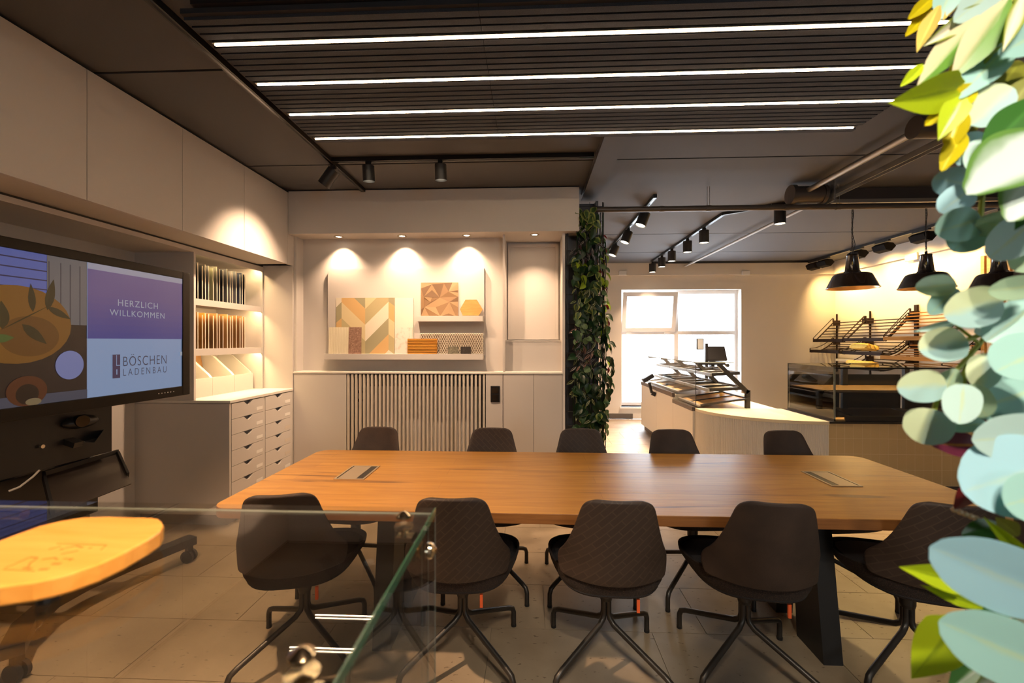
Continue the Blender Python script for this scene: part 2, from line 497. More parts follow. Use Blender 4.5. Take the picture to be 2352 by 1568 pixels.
# wall behind the camera with the shop window
wf = MB()
wf.box(XW, 1.65, YF - 0.15, YF, 0, ZC); wf.box(2.95, XR, YF - 0.15, YF, 0, ZC)
wf.box(1.65, 2.95, YF - 0.15, YF, 0, 1.25); wf.box(1.65, 2.95, YF - 0.15, YF, 2.25, ZC)
struct('wall_front', wf, 'wall_white')
sw = thing('window_2', None, None, (2.3, YF - 0.1, 1.25), kind='structure')
fr = MB()
for x in (1.65, 2.27, 2.89): fr.box(x, x + 0.06, YF - 0.12, YF - 0.05, 1.25, 2.25)
fr.box(1.71, 2.89, YF - 0.12, YF - 0.05, 1.25, 1.31); fr.box(1.71, 2.89, YF - 0.12, YF - 0.05, 2.19, 2.25)
fr.build('window_frame', 'black_metal', sw)
for a, b in ((1.71, 2.27), (2.33, 2.89)): MB().box(a, b, YF - 0.09, YF - 0.08, 1.31, 2.19).build('window_pane', 'clear_glass', sw)

struct('baseboard_window', MB().box(0.42, 1.9, YW - 0.02, YW, 0, 0.10), 'baseboard_dark')
struct('trim_1', MB().box(0.42, XR, YW - 0.06, YW, 2.68, ZC), 'wall_cream')                 # boxed-in band above the window
struct('trim_2', MB().box(XR - 0.06, XR, 2.0, YW - 0.06, 2.68, ZC), 'wall_cream')

# far window
w1 = thing('window_1', None, None, (2.79, YW + 0.2, WZ0), kind='structure')
y0, y1 = YW + 0.16, YW + 0.24
lx, rx = WX0, WX1
mx = P(1553, 800, Y=y0).x
zt, zb, zm = WZ1, WZ0, P(1550, 764, Y=y0).z
fr = MB()
fr.box(lx, lx + 0.05, y0, y1, zb, zt); fr.box(rx - 0.05, rx, y0, y1, zb, zt)
fr.box(lx + 0.05, rx - 0.05, y0, y1, zt - 0.07, zt); fr.box(lx + 0.05, rx - 0.05, y0, y1, zb, zb + 0.06)
fr.box(mx - 0.04, mx + 0.04, y0, y1, zb + 0.06, zm - 0.035); fr.box(mx - 0.04, mx + 0.04, y0, y1, zm + 0.035, zt - 0.07); fr.box(lx + 0.05, rx - 0.05, y0, y1, zm - 0.035, zm + 0.035)
fr.build('window_frame', 'window_frame_white', w1)
for a, b, c, d in ((mx + 0.04, rx - 0.05, zm + 0.035, zt - 0.07), (lx + 0.05, mx - 0.04, zb + 0.06, zm - 0.035), (mx + 0.04, rx - 0.05, zb + 0.06, zm - 0.035)):
    MB().box(a, b, y0 + 0.035, y0 + 0.045, c, d).build('window_pane', 'pane', w1)
# tilted sash, upper left: hinged at its foot, top leaning into the room
sash = MB()
a, b, c, d = lx + 0.035, mx - 0.025, zm + 0.02, zt - 0.05
tl = 0.16
def sbox(x0, x1, z0, z1, m=0):
    k0 = (z0 - c) / (d - c) * tl; k1 = (z1 - c) / (d - c) * tl
    sash.add([(x0, y0 - 0.02 - k0, z0), (x1, y0 - 0.02 - k0, z0), (x1, y0 + 0.03 - k0, z0), (x0, y0 + 0.03 - k0, z0),
              (x0, y0 - 0.02 - k1, z1), (x1, y0 - 0.02 - k1, z1), (x1, y0 + 0.03 - k1, z1), (x0, y0 + 0.03 - k1, z1)],
             [(0, 3, 2, 1), (4, 5, 6, 7), (0, 1, 5, 4), (1, 2, 6, 5), (2, 3, 7, 6), (3, 0, 4, 7)], m)
sbox(a, a + 0.075, c, d); sbox(b - 0.075, b, c, d); sbox(a + 0.075, b - 0.075, c, c + 0.075); sbox(a + 0.075, b - 0.075, d - 0.075, d)
so = sash.build('tilted_sash', 'window_frame_white', w1)
sash = MB()
sbox(a + 0.075, b - 0.075, c + 0.075, d - 0.075); sash.build('window_pane', 'pane', so)
MB().box(mx - 0.75, mx - 0.42, y0 - 0.04, y0, zt - 0.075, zt - 0.05).build('window_closer', 'window_frame_white', w1)
hb = MB()
for hx in (lx + 0.12, mx - 0.22): hb.box(hx, hx + 0.10, y0 - 0.025, y0, zm - 0.012, zm + 0.012)
hb.build('hinge', 'window_frame_white', w1)
MB().box(WX0 - 0.03, WX1 + 0.03, YW - 0.05, y0, WZ0 - 0.03, WZ0).build('window_sill', 'window_frame_white', w1)
# faint pale strokes on the upper right pane
st = MB()
glass('pane_print', (0.62, 0.84, 0.95), 1.02)
for p0, p1, w in (((1610, 682), (1612, 701), .022), ((1621, 684), (1626, 701), .006), ((1632, 682), (1627, 701), .006), ((1637, 683), (1641, 701), .02), ((1655, 684), (1664, 698), .006), ((1668, 686), (1655, 699), .006)):
    st.bar(P(*p0, Y=y0 + 0.03), P(*p1, Y=y0 + 0.03), 0.003, w, up=(1, 0, 0))
st.build('pane_print', 'pane_print', w1)
for px in (1430, 1712):
    p = P(px, 627, Y=YW - 0.06)
    tag(MB().box(p.x - 0.07, p.x + 0.07, p.y - 0.03, p.y, p.z - 0.04, p.z + 0.04).build('wall_sensor', 'wall_white', bevel=0.006),
        'small white box on the ceiling band above the window, ' + ('beside the leafy column' if px < 1500 else 'to the right of the window'), 'sensor', 'small boxes above the window')
p = P(2096, 590, X=XR - 0.06)
tag(MB().box(p.x - 0.03, p.x, p.y - 0.10, p.y + 0.10, p.z - 0.05, p.z + 0.05).build('wall_sensor', 'wall_white', bevel=0.006), 'small white box high on the brightly lit right wall above the pendant lamps', 'sensor')

# ---------------------------------------------------------------- steel beam and column
bm = MB()
bm.box(0.50, 0.66, -2.5, 4.36, 2.848, 2.858); bm.box(0.57, 0.59, -2.5, 4.36, 2.858, ZC); bm.box(0.50, 0.66, -2.5, 4.36, 2.90, ZC)
tag(bm.build('steel_beam', 'ceiling_paint'), 'grey steel beam running along the ceiling to the leafy column', 'beam')
co = thing('steel_column', 'dark blue grey steel column carrying the wire trellis and climbing plants', 'column', (0.50, 4.36, 0))
cm = MB()
cm.box(0.335, 0.36, 4.22, 4.50, 0, 2.845); cm.box(0.62, 0.645, 4.22, 4.50, 0, 2.80); cm.box(0.36, 0.62, 4.34, 4.37, 0, 2.80)
cm.build('column_profile', 'steel_blue', co)
MB().box(0.36, 0.62, 4.30, 4.335, 0.02, 2.80).build('column_panel', 'steel_blue', co)
tr = thing('wire_trellis', 'black wire trellis fixed around the leafy steel column', 'trellis', (0.52, 4.2, 0))
tw = MB()
for k in range(20):
    z = 0.08 + k * 0.140
    tw.cyl((0.335, 4.195, z), (0.68, 4.195, z), 0.0035, n=6); tw.cyl((0.69, 4.2, z), (0.69, 4.36, z), 0.0035, n=6)
for x in (0.345, 0.44, 0.56, 0.68): tw.cyl((x, 4.19, 0.02), (x, 4.19, 2.78), 0.0035, n=6)
for y in (4.2, 4.36): tw.cyl((0.69, y, 0.02), (0.69, y, 2.78), 0.0045, n=6)
tw.build('wire_mesh', 'black_metal', tr)

# ================================================================= LEFT CABINET WALL
XU, XS, XB = -2.34, -2.63, -3.11          # upper door plane, shelf plane, back of recess
YE, YD = 4.175, 3.285                     # end panel, drawer side panel
ZU = 2.195                                # underside of upper cabinets
ys = [4.085 - 0.63 * k for k in range(9)]
cname = ['next to the corner', 'second from the corner', 'third from the corner', 'fourth from the corner, above the screen', 'fifth from the corner', 'sixth from the corner', 'seventh from the corner', 'eighth from the corner']
for k in range(8):
    ya, ybk = ys[k + 1], ys[k]
    if k > 4: continue
    t = thing('wall_cabinet', 'cream flat fronted overhead cabinet along the ceiling, ' + cname[k], 'cabinet', (XU - 0.3, (ya + ybk) / 2, ZU), 'overhead cabinets of the left wall')
    MB().box(XB, XU - 0.022, ya, ybk, ZU, 2.875).build('body', 'cabinet', t)
    MB().box(XU - 0.020, XU, ya + 0.0018, ybk - 0.0018, ZU, 2.885).build('door', 'cabinet', t)
tag(MB().box(XU - 0.02, XU, 4.088, 4.20, ZU, 2.885).build('filler_strip', 'cabinet'), 'narrow cream filler strip closing the overhead cabinets at the corner', 'filler')
# shadow gap and recess top
tag(MB().box(XB, XS - 0.01, 0.95, YE, ZU - 0.014, ZU).build('gap_profile', 'cabinet_gap'), 'thin black shadow gap profile under the overhead cabinets', 'profile')
tag(MB().box(XB, XS, 0.95, YD, 2.15, ZU - 0.014).build('recess_top_panel', 'cabinet'), 'cream top panel of the recess above the screen', 'panel')
tag(MB().box(XB - 0.018, XB, 0.95, YD, 0, 2.15).build('recess_back_panel', 'cabinet'), 'cream back panel of the recess behind the screen', 'panel')
tag(MB().box(XB, XU, YE, YE + 0.02, 0, ZU).build('end_panel', 'cabinet'), 'cream end panel closing the shelf niche beside the corner', 'panel')

# shelf unit with lights
su = thing('shelf_unit', 'cream open shelf unit with warm lights above the drawer cabinet', 'shelf', ((XS + XB) / 2, (YD + YE) / 2, 0.99))
MB().box(XB, XS, YD, YD + 0.02, 0.99, 2.18).build('side_panel', 'cabinet', su)
MB().box(XB, XS, YE - 0.022, YE - 0.002, 0.99, 2.18).build('side_panel', 'cabinet', su)
MB().box(XB, XB + 0.012, YD + 0.02, YE - 0.022, 0.99, 2.18).build('back_panel', 'cabinet', su)
MB().box(XB + 0.012, XS - 0.016, YD + 0.02, YE - 0.022, 2.165, 2.18).build('top_panel', 'cabinet', su)
MB().box(XS - 0.016, XS, YD + 0.02, YE - 0.022, 2.135, 2.18).build('front_lip', 'cabinet', su)
for z0, z1 in ((1.737, 1.789), (1.337, 1.392)):
    MB().box(XB + 0.012, XS - 0.020, YD + 0.02, YE - 0.022, z1 - 0.026, z1).build('shelf_board', 'cabinet', su)
    MB().box(XS - 0.020, XS - 0.004, YD + 0.02, YE - 0.022, z0, z1).build('front_lip', 'cabinet', su)
for z in (2.1645, 1.7625, 1.3655):
    MB().box(XS - 0.050, XS - 0.032, YD + 0.03, YE - 0.03, z - 0.005, z).build('light_strip', 'led_warm', su)

# sample plates standing in the shelves
ORD = ['first', 'second', 'third', 'fourth', 'fifth', 'sixth', 'seventh', 'eighth', 'ninth', 'tenth', 'eleventh', 'twelfth', 'thirteenth', 'fourteenth', 'fifteenth', 'last']
def plates(n, zb, h, mats, what, start, pitch, cols, grp):
    for i in range(n):
        y = YD + 0.045 + i * pitch
        t = MB()
        dz = 0.012 * math.sin(i * 2.3)
        hh = h + dz
        x1 = XS - 0.035 - 0.006 * math.cos(i * 1.7); x0 = x1 - 0.30
        t.box(x0, x1 - 0.003, y - 0.004, y + 0.004, zb, zb + hh, 0)
        o = t.build('sample_plate', mats[i % len(mats)])
        ed = MB().box(x1 - 0.003, x1, y - 0.004, y + 0.004, zb, zb + hh).build('edge_band', 'plate_edge' if mats[0].startswith('veneer') else 'plate_edge', o)
        tag(o, '%s sample plate, %s from the screen side on the %s' % (cols[i % len(cols)], ORD[i], what), 'sample plate', grp)
dk = ['dark brown', 'charcoal', 'black', 'brown black', 'mid grey', 'olive green', 'taupe', 'brown black', 'black', 'anthracite', 'light grey', 'silver grey', 'blue grey', 'navy blue', 'dark blue', 'black']
plates(16, 1.789, 0.285, ['swatch_%d' % i for i in range(16)], 'top shelf', 0, 0.0415, dk, 'coloured plates on the top shelf')
wd = ['straw oak', 'tan oak', 'honey', 'golden', 'dark walnut', 'walnut', 'tan', 'brown oak', 'dark brown', 'light brown', 'brown', 'oak', 'walnut brown', 'dark oak', 'reddish oak', 'pale beech']
plates(16, 1.392, 0.285, ['veneer_%d' % i for i in range(16)], 'middle shelf', 0, 0.0415, [w + ' veneer' for w in wd], 'wooden plates on the middle shelf')

# three open magazine boxes on the worktop
bx = [(3.325, 3.585), (3.588, 3.862), (3.865, 4.125)]
for k, (a, b) in enumerate(bx):
    t = thing('magazine_box', ['cream slanted storage box nearest to the screen on the drawer worktop', 'middle cream slanted storage box with samples inside on the drawer worktop', 'cream slanted storage box nearest to the corner on the drawer worktop'][k], 'box', (-2.88, (a + b) / 2, 0.99), 'storage boxes on the worktop')
    xf, xb_ = -2.705, -3.06
    MB().box(xf - 0.012, xf, a, b, 0.99, 1.145).build('front_panel', 'worktop', t)
    MB().box(xb_, xb_ + 0.012, a + 0.012, b - 0.012, 0.99, 1.325).build('back_panel', 'cabinet', t)
    MB().box(xb_ + 0.012, xf - 0.012, a + 0.012, b - 0.012, 0.99, 1.0).build('bottom', 'cabinet', t)
    for yy in (a, b - 0.012):
        prof = [(xb_, yy, 0.99), (xf - 0.012, yy, 0.99), (xf - 0.012, yy, 1.14), (xf - 0.03, yy, 1.165), (xf - 0.20, yy, 1.315), (xf - 0.23, yy, 1.325), (xb_, yy, 1.325)]
        MB().prism(prof, (0, 0.012, 0)).build('side_panel', 'worktop', t)
    if k == 1:
        tag(MB().obox((-2.98, b - 0.07, 1.17), (1, 0, 0.2), (0, 1, 0), (-0.2, 0, 1), 0.004, 0.045, 0.165).build('sample_card', 'veneer_9'), 'small brown sample card leaning in the middle storage box', 'sample card')

# drawer cabinet
dcab = thing('drawer_cabinet', 'cream drawer cabinet with two columns of shallow drawers under the lit shelves', 'cabinet', ((XU + XB) / 2, (YD + YE) / 2, 0))
MB().box(XB, XU - 0.004, YD, YD + 0.018, 0.10, 0.965).build('side_panel', 'cabinet', dcab)
MB().box(XB, XU - 0.02, YD + 0.018, YE, 0.10, 0.94).build('body', 'cabinet', dcab)
MB().box(XB, XU - 0.06, YD + 0.05, YE, 0.0, 0.10).build('plinth', 'baseboard_dark', dcab)
ym = (YD + YE) / 2 - 0.005
MB().box(XU - 0.02, XU - 0.004, ym - 0.012, ym + 0.012, 0.10, 0.965).build('divider', 'cabinet', dcab)
MB().box(XU - 0.02, XU - 0.004, YE - 0.03, YE, 0.10, 0.965).build('filler', 'cabinet', dcab)
cols_ = ((YD + 0.018, ym - 0.012), (ym + 0.012, YE - 0.03))
for ci, (a, b) in enumerate(cols_):
    a += 0.003; b -= 0.003
    for r_ in range(7):
        z1 = 0.962 - r_ * 0.1235; z0 = z1 - 0.1205
        c_ = (a + b) / 2; w_ = 0.074
        pr = [(a, z0), (b, z0), (b, z1)]
        for t_ in range(9):
            k = t_ / 8.0
            yy = c_ + w_ - 2 * w_ * k
            pr.append((yy, z1 - 0.034 * (0.5 - 0.5 * math.cos(2 * math.pi * min(max((k * 1.25 - 0.125), 0), 1))) ** 0.6))
        pr.append((a, z1))
        d = MB().prism([(XU - 0.018, y, z) for y, z in pr], (0.018, 0, 0)).build('drawer_front', 'cabinet', dcab)
        MB().box(XU - 0.0195, XU - 0.0185, c_ - w_, c_ + w_, z1 - 0.038, z1).build('grip_opening', 'steel_blue', d)
        MB().box(XU, XU + 0.0015, b - 0.10, b - 0.012, z0 + 0.022, z0 + 0.05).build('label_holder', 'label_white' if not (ci == 1 and r_ in (2, 3, 4)) else 'slat_cream', d)
tag(MB().box(XB, XU + 0.004, YD - 0.002, YE, 0.968, 0.99).build('worktop', 'worktop', bevel=0.002), 'cream worktop lying on the drawer cabinet', 'worktop')

# ================================================================= BACK WALL UNIT
YH, YB, YL = 4.10, 4.33, 4.19             # header front, back panel, lower front
hx1 = 0.45
ZH = 2.485
tag(MB().box(XU, hx1, YH, 4.60, ZH, ZC - 0.012).build('header_box', 'cabinet', bevel=0.002), 'long cream header box hanging from the ceiling above the sample display', 'header')
tag(MB().box(XU, -2.314, YE + 0.022, YB + 0.02, 1.155, ZH).build('pilaster', 'cabinet'), 'narrow cream pilaster at the left of the sample display wall', 'pilaster')
tag(MB().box(-2.314, -0.275, YB, YB + 0.02, 1.155, ZH).build('display_wall_panel', 'cabinet'), 'large cream wall panel behind the sample display', 'panel')
# recessed lamps in the header
for k, px in enumerate((767, 918, 1070, 1228)):
    x = P(px, 537, Z=ZH).x; y = 4.215
    t = thing('recessed_spotlight', ['recessed round spotlight in the header, leftmost of four', 'recessed round spotlight in the header, second from the left', 'recessed round spotlight in the header, third from the left', 'recessed round spotlight in the header above the framed panel'][k], 'spotlight', (x, y, ZH - 0.004), 'spotlights in the header box')
    rg = MB().lathe([(0.045, 0), (0.045, -0.005), (0.030, -0.006), (0.028, 0)], (x, y, ZH), 24)
    rg.build('ring', 'chrome', t, smooth=True)
    MB().cyl((x, y, ZH - 0.0005), (x, y, ZH - 0.003), 0.027, n=20).build('lens', 'lens', t)
    lamp('spot', 'SPOT', (x, y, ZH - 0.012), 36 if k < 3 else 36, WARM, t, (0, 0.12, -1), 100, 0.95, 0.012)

# tall unit to the right
ux0, ux1 = -0.275, 0.325
tu = thing('tall_unit', 'cream tall unit with framed recess and two doors beside the leafy column', 'cabinet', ((ux0 + ux1) / 2, 4.4, 0))
MB().box(ux0, ux0 + 0.02, YL + 0.02, 4.6, 1.155, ZH).build('side_panel', 'cabinet', tu)
MB().box(ux1 - 0.025, ux1, YL, 4.6, 0.0, ZH).build('side_panel', 'cabinet_edge', tu)
zf0 = P(1228, 784, Y=4.36).z
MB().box(ux0 + 0.02, ux1 - 0.025, 4.56, 4.58, 1.40, ZH).build('recess_back', 'cabinet', tu)
fo = MB()
fx0, fx1, fz0, fz1 = ux0 + 0.035, ux1 - 0.045, zf0 + 0.02, P(1228, 560, Y=4.53).z
fo.box(fx0, fx0 + 0.03, 4.53, 4.56, fz0, fz1); fo.box(fx1 - 0.03, fx1, 4.53, 4.56, fz0, fz1)
fo.box(fx0 + 0.03, fx1 - 0.03, 4.53, 4.56, fz0, fz0 + 0.03); fo.box(fx0 + 0.03, fx1 - 0.03, 4.53, 4.56, fz1 - 0.03, fz1)
fo.build('picture_frame', 'cabinet', tu)
MB().box(fx0 + 0.03, fx1 - 0.03, 4.545, 4.56, fz0 + 0.03, fz1 - 0.03).build('inner_panel', 'cabinet', tu)
MB().box(ux0 + 0.02, ux1 - 0.025, 4.34, 4.36, 1.155, zf0).build('apron_panel', 'cabinet', tu)
MB().box(ux0 + 0.02, ux1 - 0.025, 4.335, 4.56, zf0, zf0 + 0.012).build('ledge', 'cabinet_edge', tu)
MB().box(ux0, ux1 - 0.025, YL + 0.02, 4.56, 0.0, 1.135).build('carcass', 'cabinet_gap', tu)
mxd = P(1226, 950, Y=YL).x
for a, b in ((ux0 + 0.006, mxd - 0.0015), (mxd + 0.0015, ux1 - 0.028)):
    MB().box(a, b, YL, YL + 0.019, 0.08, 1.135).build('door', 'cabinet', tu)
tag(MB().box(XU, ux1 - 0.025, YL - 0.008, 4.36, 1.137, 1.155).build('counter_ledge', 'worktop', bevel=0.002), 'thin cream ledge above the radiator cover', 'ledge')

# lower panels and radiator grille
gx0, gx1 = P(795, 900, Y=YL).x, P(1116, 900, Y=YL).x
tag(MB().box(XU + 0.005, gx0, YL, YL + 0.02, 0.0, 1.137).build('cover_panel', 'cabinet'), 'plain cream panel left of the radiator grille', 'panel')
tag(MB().box(gx1, ux0, YL, YL + 0.02, 0.0, 1.137).build('cover_panel', 'cabinet'), 'narrow cream panel with the black socket right of the radiator grille', 'panel')
gr = thing('radiator_grille', 'cream vertical slat grille in front of the radiator', 'grille', ((gx0 + gx1) / 2, YL, 0))
N = 35
pit = (gx1 - gx0) / N
sme = MB().box(-0.0095, 0.0095, -0.014, 0.014, 0, 1.03).mesh('slat', 'slat_cream')
for k in range(N):
    inst(sme, 'slat', gr, Matrix.Translation(Vector((gx0 + (k + 0.5) * pit, YL + 0.014, 0.10)) - ORG[gr.name]))
MB().box(gx0, gx1, YL + 0.002, YL + 0.043, 0.02, 0.10).build('bottom_rail', 'slat_cream', gr)
MB().box(gx0, gx1, YL + 0.03, YL + 0.043, 1.115, 1.137).build('top_rail', 'cabinet_gap', gr)
ra = thing('radiator', 'white panel radiator seen between the slats of the grille', 'radiator', (-1.1, 4.45, 0.15))
rx0, rx1 = P(832, 950, Y=4.42).x, P(1100, 950, Y=4.42).x
MB().box(rx0, rx1, 4.435, 4.50, 0.16, 0.99).build('panel', 'radiator_white', ra)
rb = MB()
n = 26
for k in range(n):
    x = rx0 + 0.03 + k * (rx1 - rx0 - 0.06) / (n - 1)
    rb.cyl((x, 4.433, 0.19), (x, 4.433, 0.91), 0.013, n=8)
rb.build('ribs', 'radiator_white', ra, smooth=True)
for x in (rx0 + 0.2, rx1 - 0.2): MB().box(x - 0.02, x + 0.02, 4.50, 4.617, 0.3, 0.9).build('wall_bracket', 'radiator_white', ra)
vb = MB()
for z in (0.93, 0.84): vb.cyl((rx0 - 0.05, 4.44, z), (rx0 - 0.01, 4.44, z), 0.016, n=10)
vb.cyl((rx0 - 0.03, 4.44, 0.2), (rx0 - 0.03, 4.44, 0.93), 0.010, n=8)
vb.build('valve', 'black_plastic', ra)
sk = thing('wall_socket', 'black double power socket on the cream panel beside the grille', 'socket', (P(1137, 905, Y=YL).x, YL, P(1137, 905, Y=YL).z))
sx0, sx1 = P(1127, 905, Y=YL).x, P(1148, 905, Y=YL).x
sz0, sz1 = P(1137, 923, Y=YL).z, P(1137, 886, Y=YL).z
MB().box(sx0, sx1, YL - 0.010, YL, sz0, sz1).build('cover_plate', 'black_plastic', sk, bevel=0.003)
for a in (0.05, 0.53):
    h_ = sz1 - sz0
    MB().box(sx0 + 0.012, sx1 - 0.012, YL - 0.013, YL - 0.010, sz0 + h_ * (a + 0.03), sz0 + h_ * (a + 0.40)).build('outlet', 'black_gloss', sk)

# ---------------------------------------------------------------- display board with its shelves
YP = YB - 0.035
p0, p1 = P(753, 815, Y=YP), P(1112, 615, Y=YP)
db = thing('display_board', 'raised cream display board with two narrow shelves on the back wall', 'display board', ((p0.x + p1.x) / 2, YB, p0.z))
MB().box(p0.x, p1.x, YP, YB - 0.001, p0.z, p1.z).build('board', 'cabinet', db)
YS = YP - 0.085
def shelf(x0, x1, yt, yb_):
    a, b = P(x0, yb_, Y=YS), P(x1, yt, Y=YS)
    MB().box(a.x, b.x, YS, YP, a.z, b.z).build('shelf', 'cabinet', db, bevel=0.001)
    return b.z
ZS1 = shelf(744, 1109, 813, 825.5)
ZS2 = shelf(956, 1109, 725, 738)
def px_box(x0, x1, ytop, z0, yf, th, lean=0.012):
    a = P(x0, 800, Y=yf); b = P(x1, ytop, Y=yf)
    return a.x, b.x, z0, b.z
def leanbox(mb, x0, x1, z0, z1, yf, th, lean, m=0):
    mb.add([(x0, yf, z0), (x1, yf, z0), (x1, yf + th, z0), (x0, yf + th, z0), (x0, yf + lean, z1), (x1, yf + lean, z1), (x1, yf + lean + th, z1), (x0, yf + lean + th, z1)],
           [(0, 3, 2, 1), (4, 5, 6, 7), (0, 1, 5, 4), (1, 2, 6, 5), (2, 3, 7, 6), (3, 0, 4, 7)], m)
    return mb
# chevron panel: strips laid on a backing, clipped to the panel
yc = YP - 0.022
cx0, cx1, cz0, cz1 = px_box(772, 906, 683.5, ZS1, yc, 0.01)
cp = thing('chevron_panel', 'large sample panel with chevron pattern of sage, tan and cream strips', 'sample panel', ((cx0 + cx1) / 2, yc, ZS1))
MB().box(cx0, cx1, yc + 0.002, yc + 0.012, cz0, cz1).build('backing', 'sample_cream', cp)
def clip(poly, axis, val, keep_less):
    out = []
    for i in range(len(poly)):
        a, b = poly[i], poly[(i + 1) % len(poly)]
        ia = a[axis] <= val if keep_less else a[axis] >= val
        ib = b[axis] <= val if keep_less else b[axis] >= val
        if ia: out.append(a)
        if ia != ib:
            t = (val - a[axis]) / (b[axis] - a[axis])
            out.append((a[0] + (b[0] - a[0]) * t, a[1] + (b[1] - a[1]) * t))
    return out
pw = cx1 - cx0; ph = cz1 - cz0
cols4 = [0.0, 0.095, 0.50, 0.90, 1.0]
seqs = [['chev_white', 'chev_sage', 'chev_tan', 'chev_khaki', 'chev_sage'],
        ['chev_khaki', 'chev_tan', 'chev_cream', 'chev_khaki', 'chev_sage', 'chev_cream'],
        ['chev_sage', 'chev_cream', 'chev_khaki', 'chev_white', 'chev_sage', 'chev_tan', 'chev_white'],
        ['chev_sage', 'chev_tan', 'chev_cream', 'chev_khaki', 'chev_white']]
# each strip polygon by measured heights (fractions of the panel from its top) at the left and right edge of its column
strips = [
    (0, [(-.05, .02, .18, -.02, 'chev_white'), (.18, .45, -.02, .33, 'x')]),
]
def strip(u0, u1, a0, a1, b0, b1, m):
    poly = [(u0, a0), (u1, b0), (u1, b1), (u0, a1)]
    poly = clip(clip(poly, 1, 0.0, False), 1, 1.0, True)
    if len(poly) < 3: return
    pts = [(cx0 + u * pw, yc - 0.001, cz1 - v * ph) for u, v in poly]
    MB().prism(pts, (0, 0.003, 0)).build('strip', m, cp)
L, Mi, Rr = 0.095, 0.50, 0.90
for v0, v1, w0, w1, m in ((-.1, .17, -.2, .07, 'chev_white'), (.17, .445, .07, .36, 'chev_sage'), (.445, .72, .36, .64, 'chev_tan'), (.72, 1.0, .64, .92, 'chev_khaki'), (1.0, 1.3, .92, 1.2, 'chev_cream')):
    strip(0, L, v0, v1, w0, w1, m)
for v0, v1, w0, w1, m in ((-.5, -.215, -.1, .19, 'chev_sage'), (-.215, .075, .19, .48, 'chev_tan'), (.075, .36, .48, .77, 'chev_cream'), (.36, .64, .77, 1.05, 'chev_khaki'), (.64, .92, 1.05, 1.35, 'chev_sage')):
    strip(L, Mi, v0, v1, w0, w1, m)
for v0, v1, w0, w1, m in ((-.1, .20, -.5, -.21, 'chev_cream'), (.20, .48, -.21, .07, 'chev_khaki'), (.48, .78, .07, .36, 'chev_white'), (.78, 1.07, .36, .65, 'chev_sage'), (1.07, 1.4, .65, .93, 'chev_tan'), (1.4, 1.7, .93, 1.2, 'chev_white')):
    strip(Mi, Rr, v0, v1, w0, w1, m)
for v0, v1, w0, w1, m in ((-.2, .07, -.1, .15, 'chev_sage'), (.07, .36, .15, .44, 'chev_tan'), (.36, .65, .44, .73, 'chev_cream'), (.65, .93, .73, 1.01, 'chev_khaki'), (.93, 1.2, 1.01, 1.3, 'chev_white')):
    strip(Rr, 1.0, v0, v1, w0, w1, m)

def sample(name, x0, x1, ytop, zs, yf, th, m, label, lean=0.010):
    a, b, c, d = px_box(x0, x1, ytop, zs, yf, th)
    return tag(leanbox(MB(), a, b, c, d, yf, th, lean).build(name, m), label, 'sample panel')
sample('white_sample_board', 906.5, 949, 683.5, ZS1, YP - 0.022, 0.012, 'sample_white', 'plain white sample panel standing right beside the chevron panel')
sample('marble_sample', 906.5, 946, 752, ZS1, YP - 0.036, 0.010, 'marble', 'pale marbled sample tile leaning in front of the white panel')
o = thing('ribbed_sample', 'cream sample board with fine vertical ribs at the left end of the lower shelf', 'sample panel', (P(777, 800, Y=YP - .05).x, YP - 0.05, ZS1))
a, b, c, d = px_box(754, 801, 751, ZS1, YP - 0.05, 0.01)
leanbox(MB(), a, b, c, d, YP - 0.048, 0.010, 0.012).build('board', 'sample_cream', o)
rb = MB()
for k in range(13):
    xx = a + (k + 0.5) * (b - a) / 13
    leanbox(rb, xx - 0.0045, xx + 0.0045, c + 0.001, d - 0.001, YP - 0.0515, 0.004, 0.012)
rb.build('ribs', 'sample_cream', o)
sample('hide_sample', 800, 829, 751, ZS1, YP - 0.062, 0.010, 'hide_brown', 'mottled brown leather sample next to the ribbed cream board')
# faceted wooden relief
fy = YP - 0.03
a, b, c, d = px_box(967, 1052, 648.5, ZS2, fy, 0.02)
fw = thing('faceted_panel', 'square wooden relief panel of triangular facets on the upper shelf', 'sample panel', ((a + b) / 2, fy, ZS2))
MB().box(a, b, fy, fy + 0.012, c, d).build('backing', 'facet_mid', fw)
V = {'a': (0, 0), 'b': (.32, .03), 'c': (.62, .02), 'd': (.85, .0), 'e': (1, .0), 'f': (0, .17), 'g': (.30, .05), 'h': (.75, .27), 'i': (1, .23), 'j': (.08, .42), 'k': (.51, .45), 'l': (.30, .22), 'm': (1, .42), 'n': (0, .42), 'o': (.77, .58), 'p': (1, .57), 'q': (.25, .58), 'r': (.10, .73), 's': (.40, .73), 't': (1, .73), 'u': (0, .80), 'v': (.52, 1), 'w': (0, 1), 'x': (.22, 1), 'y': (.94, 1), 'z': (1, 1), 'A': (.75, .92), 'B': (.30, .44), 'C': (1, .30)}
H = dict(b=.016, g=.018, h=.016, j=.016, k=.014, l=.004, o=.016, r=.016, s=.006, q=.004, v=.012, A=.004, c=.004, B=.004)
tris = ['abf:light', 'bgf:light', 'fgj:dark', 'gjl:light', 'glk:light', 'jlk:dark', 'gck:dark', 'chk:mid', 'gbc:light', 'cdh:dark', 'deh:light', 'ehi:light', 'hiC:dark', 'hCm:light', 'hmk:mid', 'fjn:mid', 'jBk:light', 'jBq:light', 'Bkq:mid', 'kmo:mid', 'mop:dark', 'njq:mid', 'njr:mid', 'nru:mid', 'rqs:dark', 'qks:dark', 'ksr:light', 'kos:light', 'opt:light', 'otz:mid', 'oyz:mid', 'uwr:dark', 'rxw:light', 'rxv:mid', 'rsv:light', 'sov:mid', 'oAv:light', 'oAy:light', 'vAy:dark']
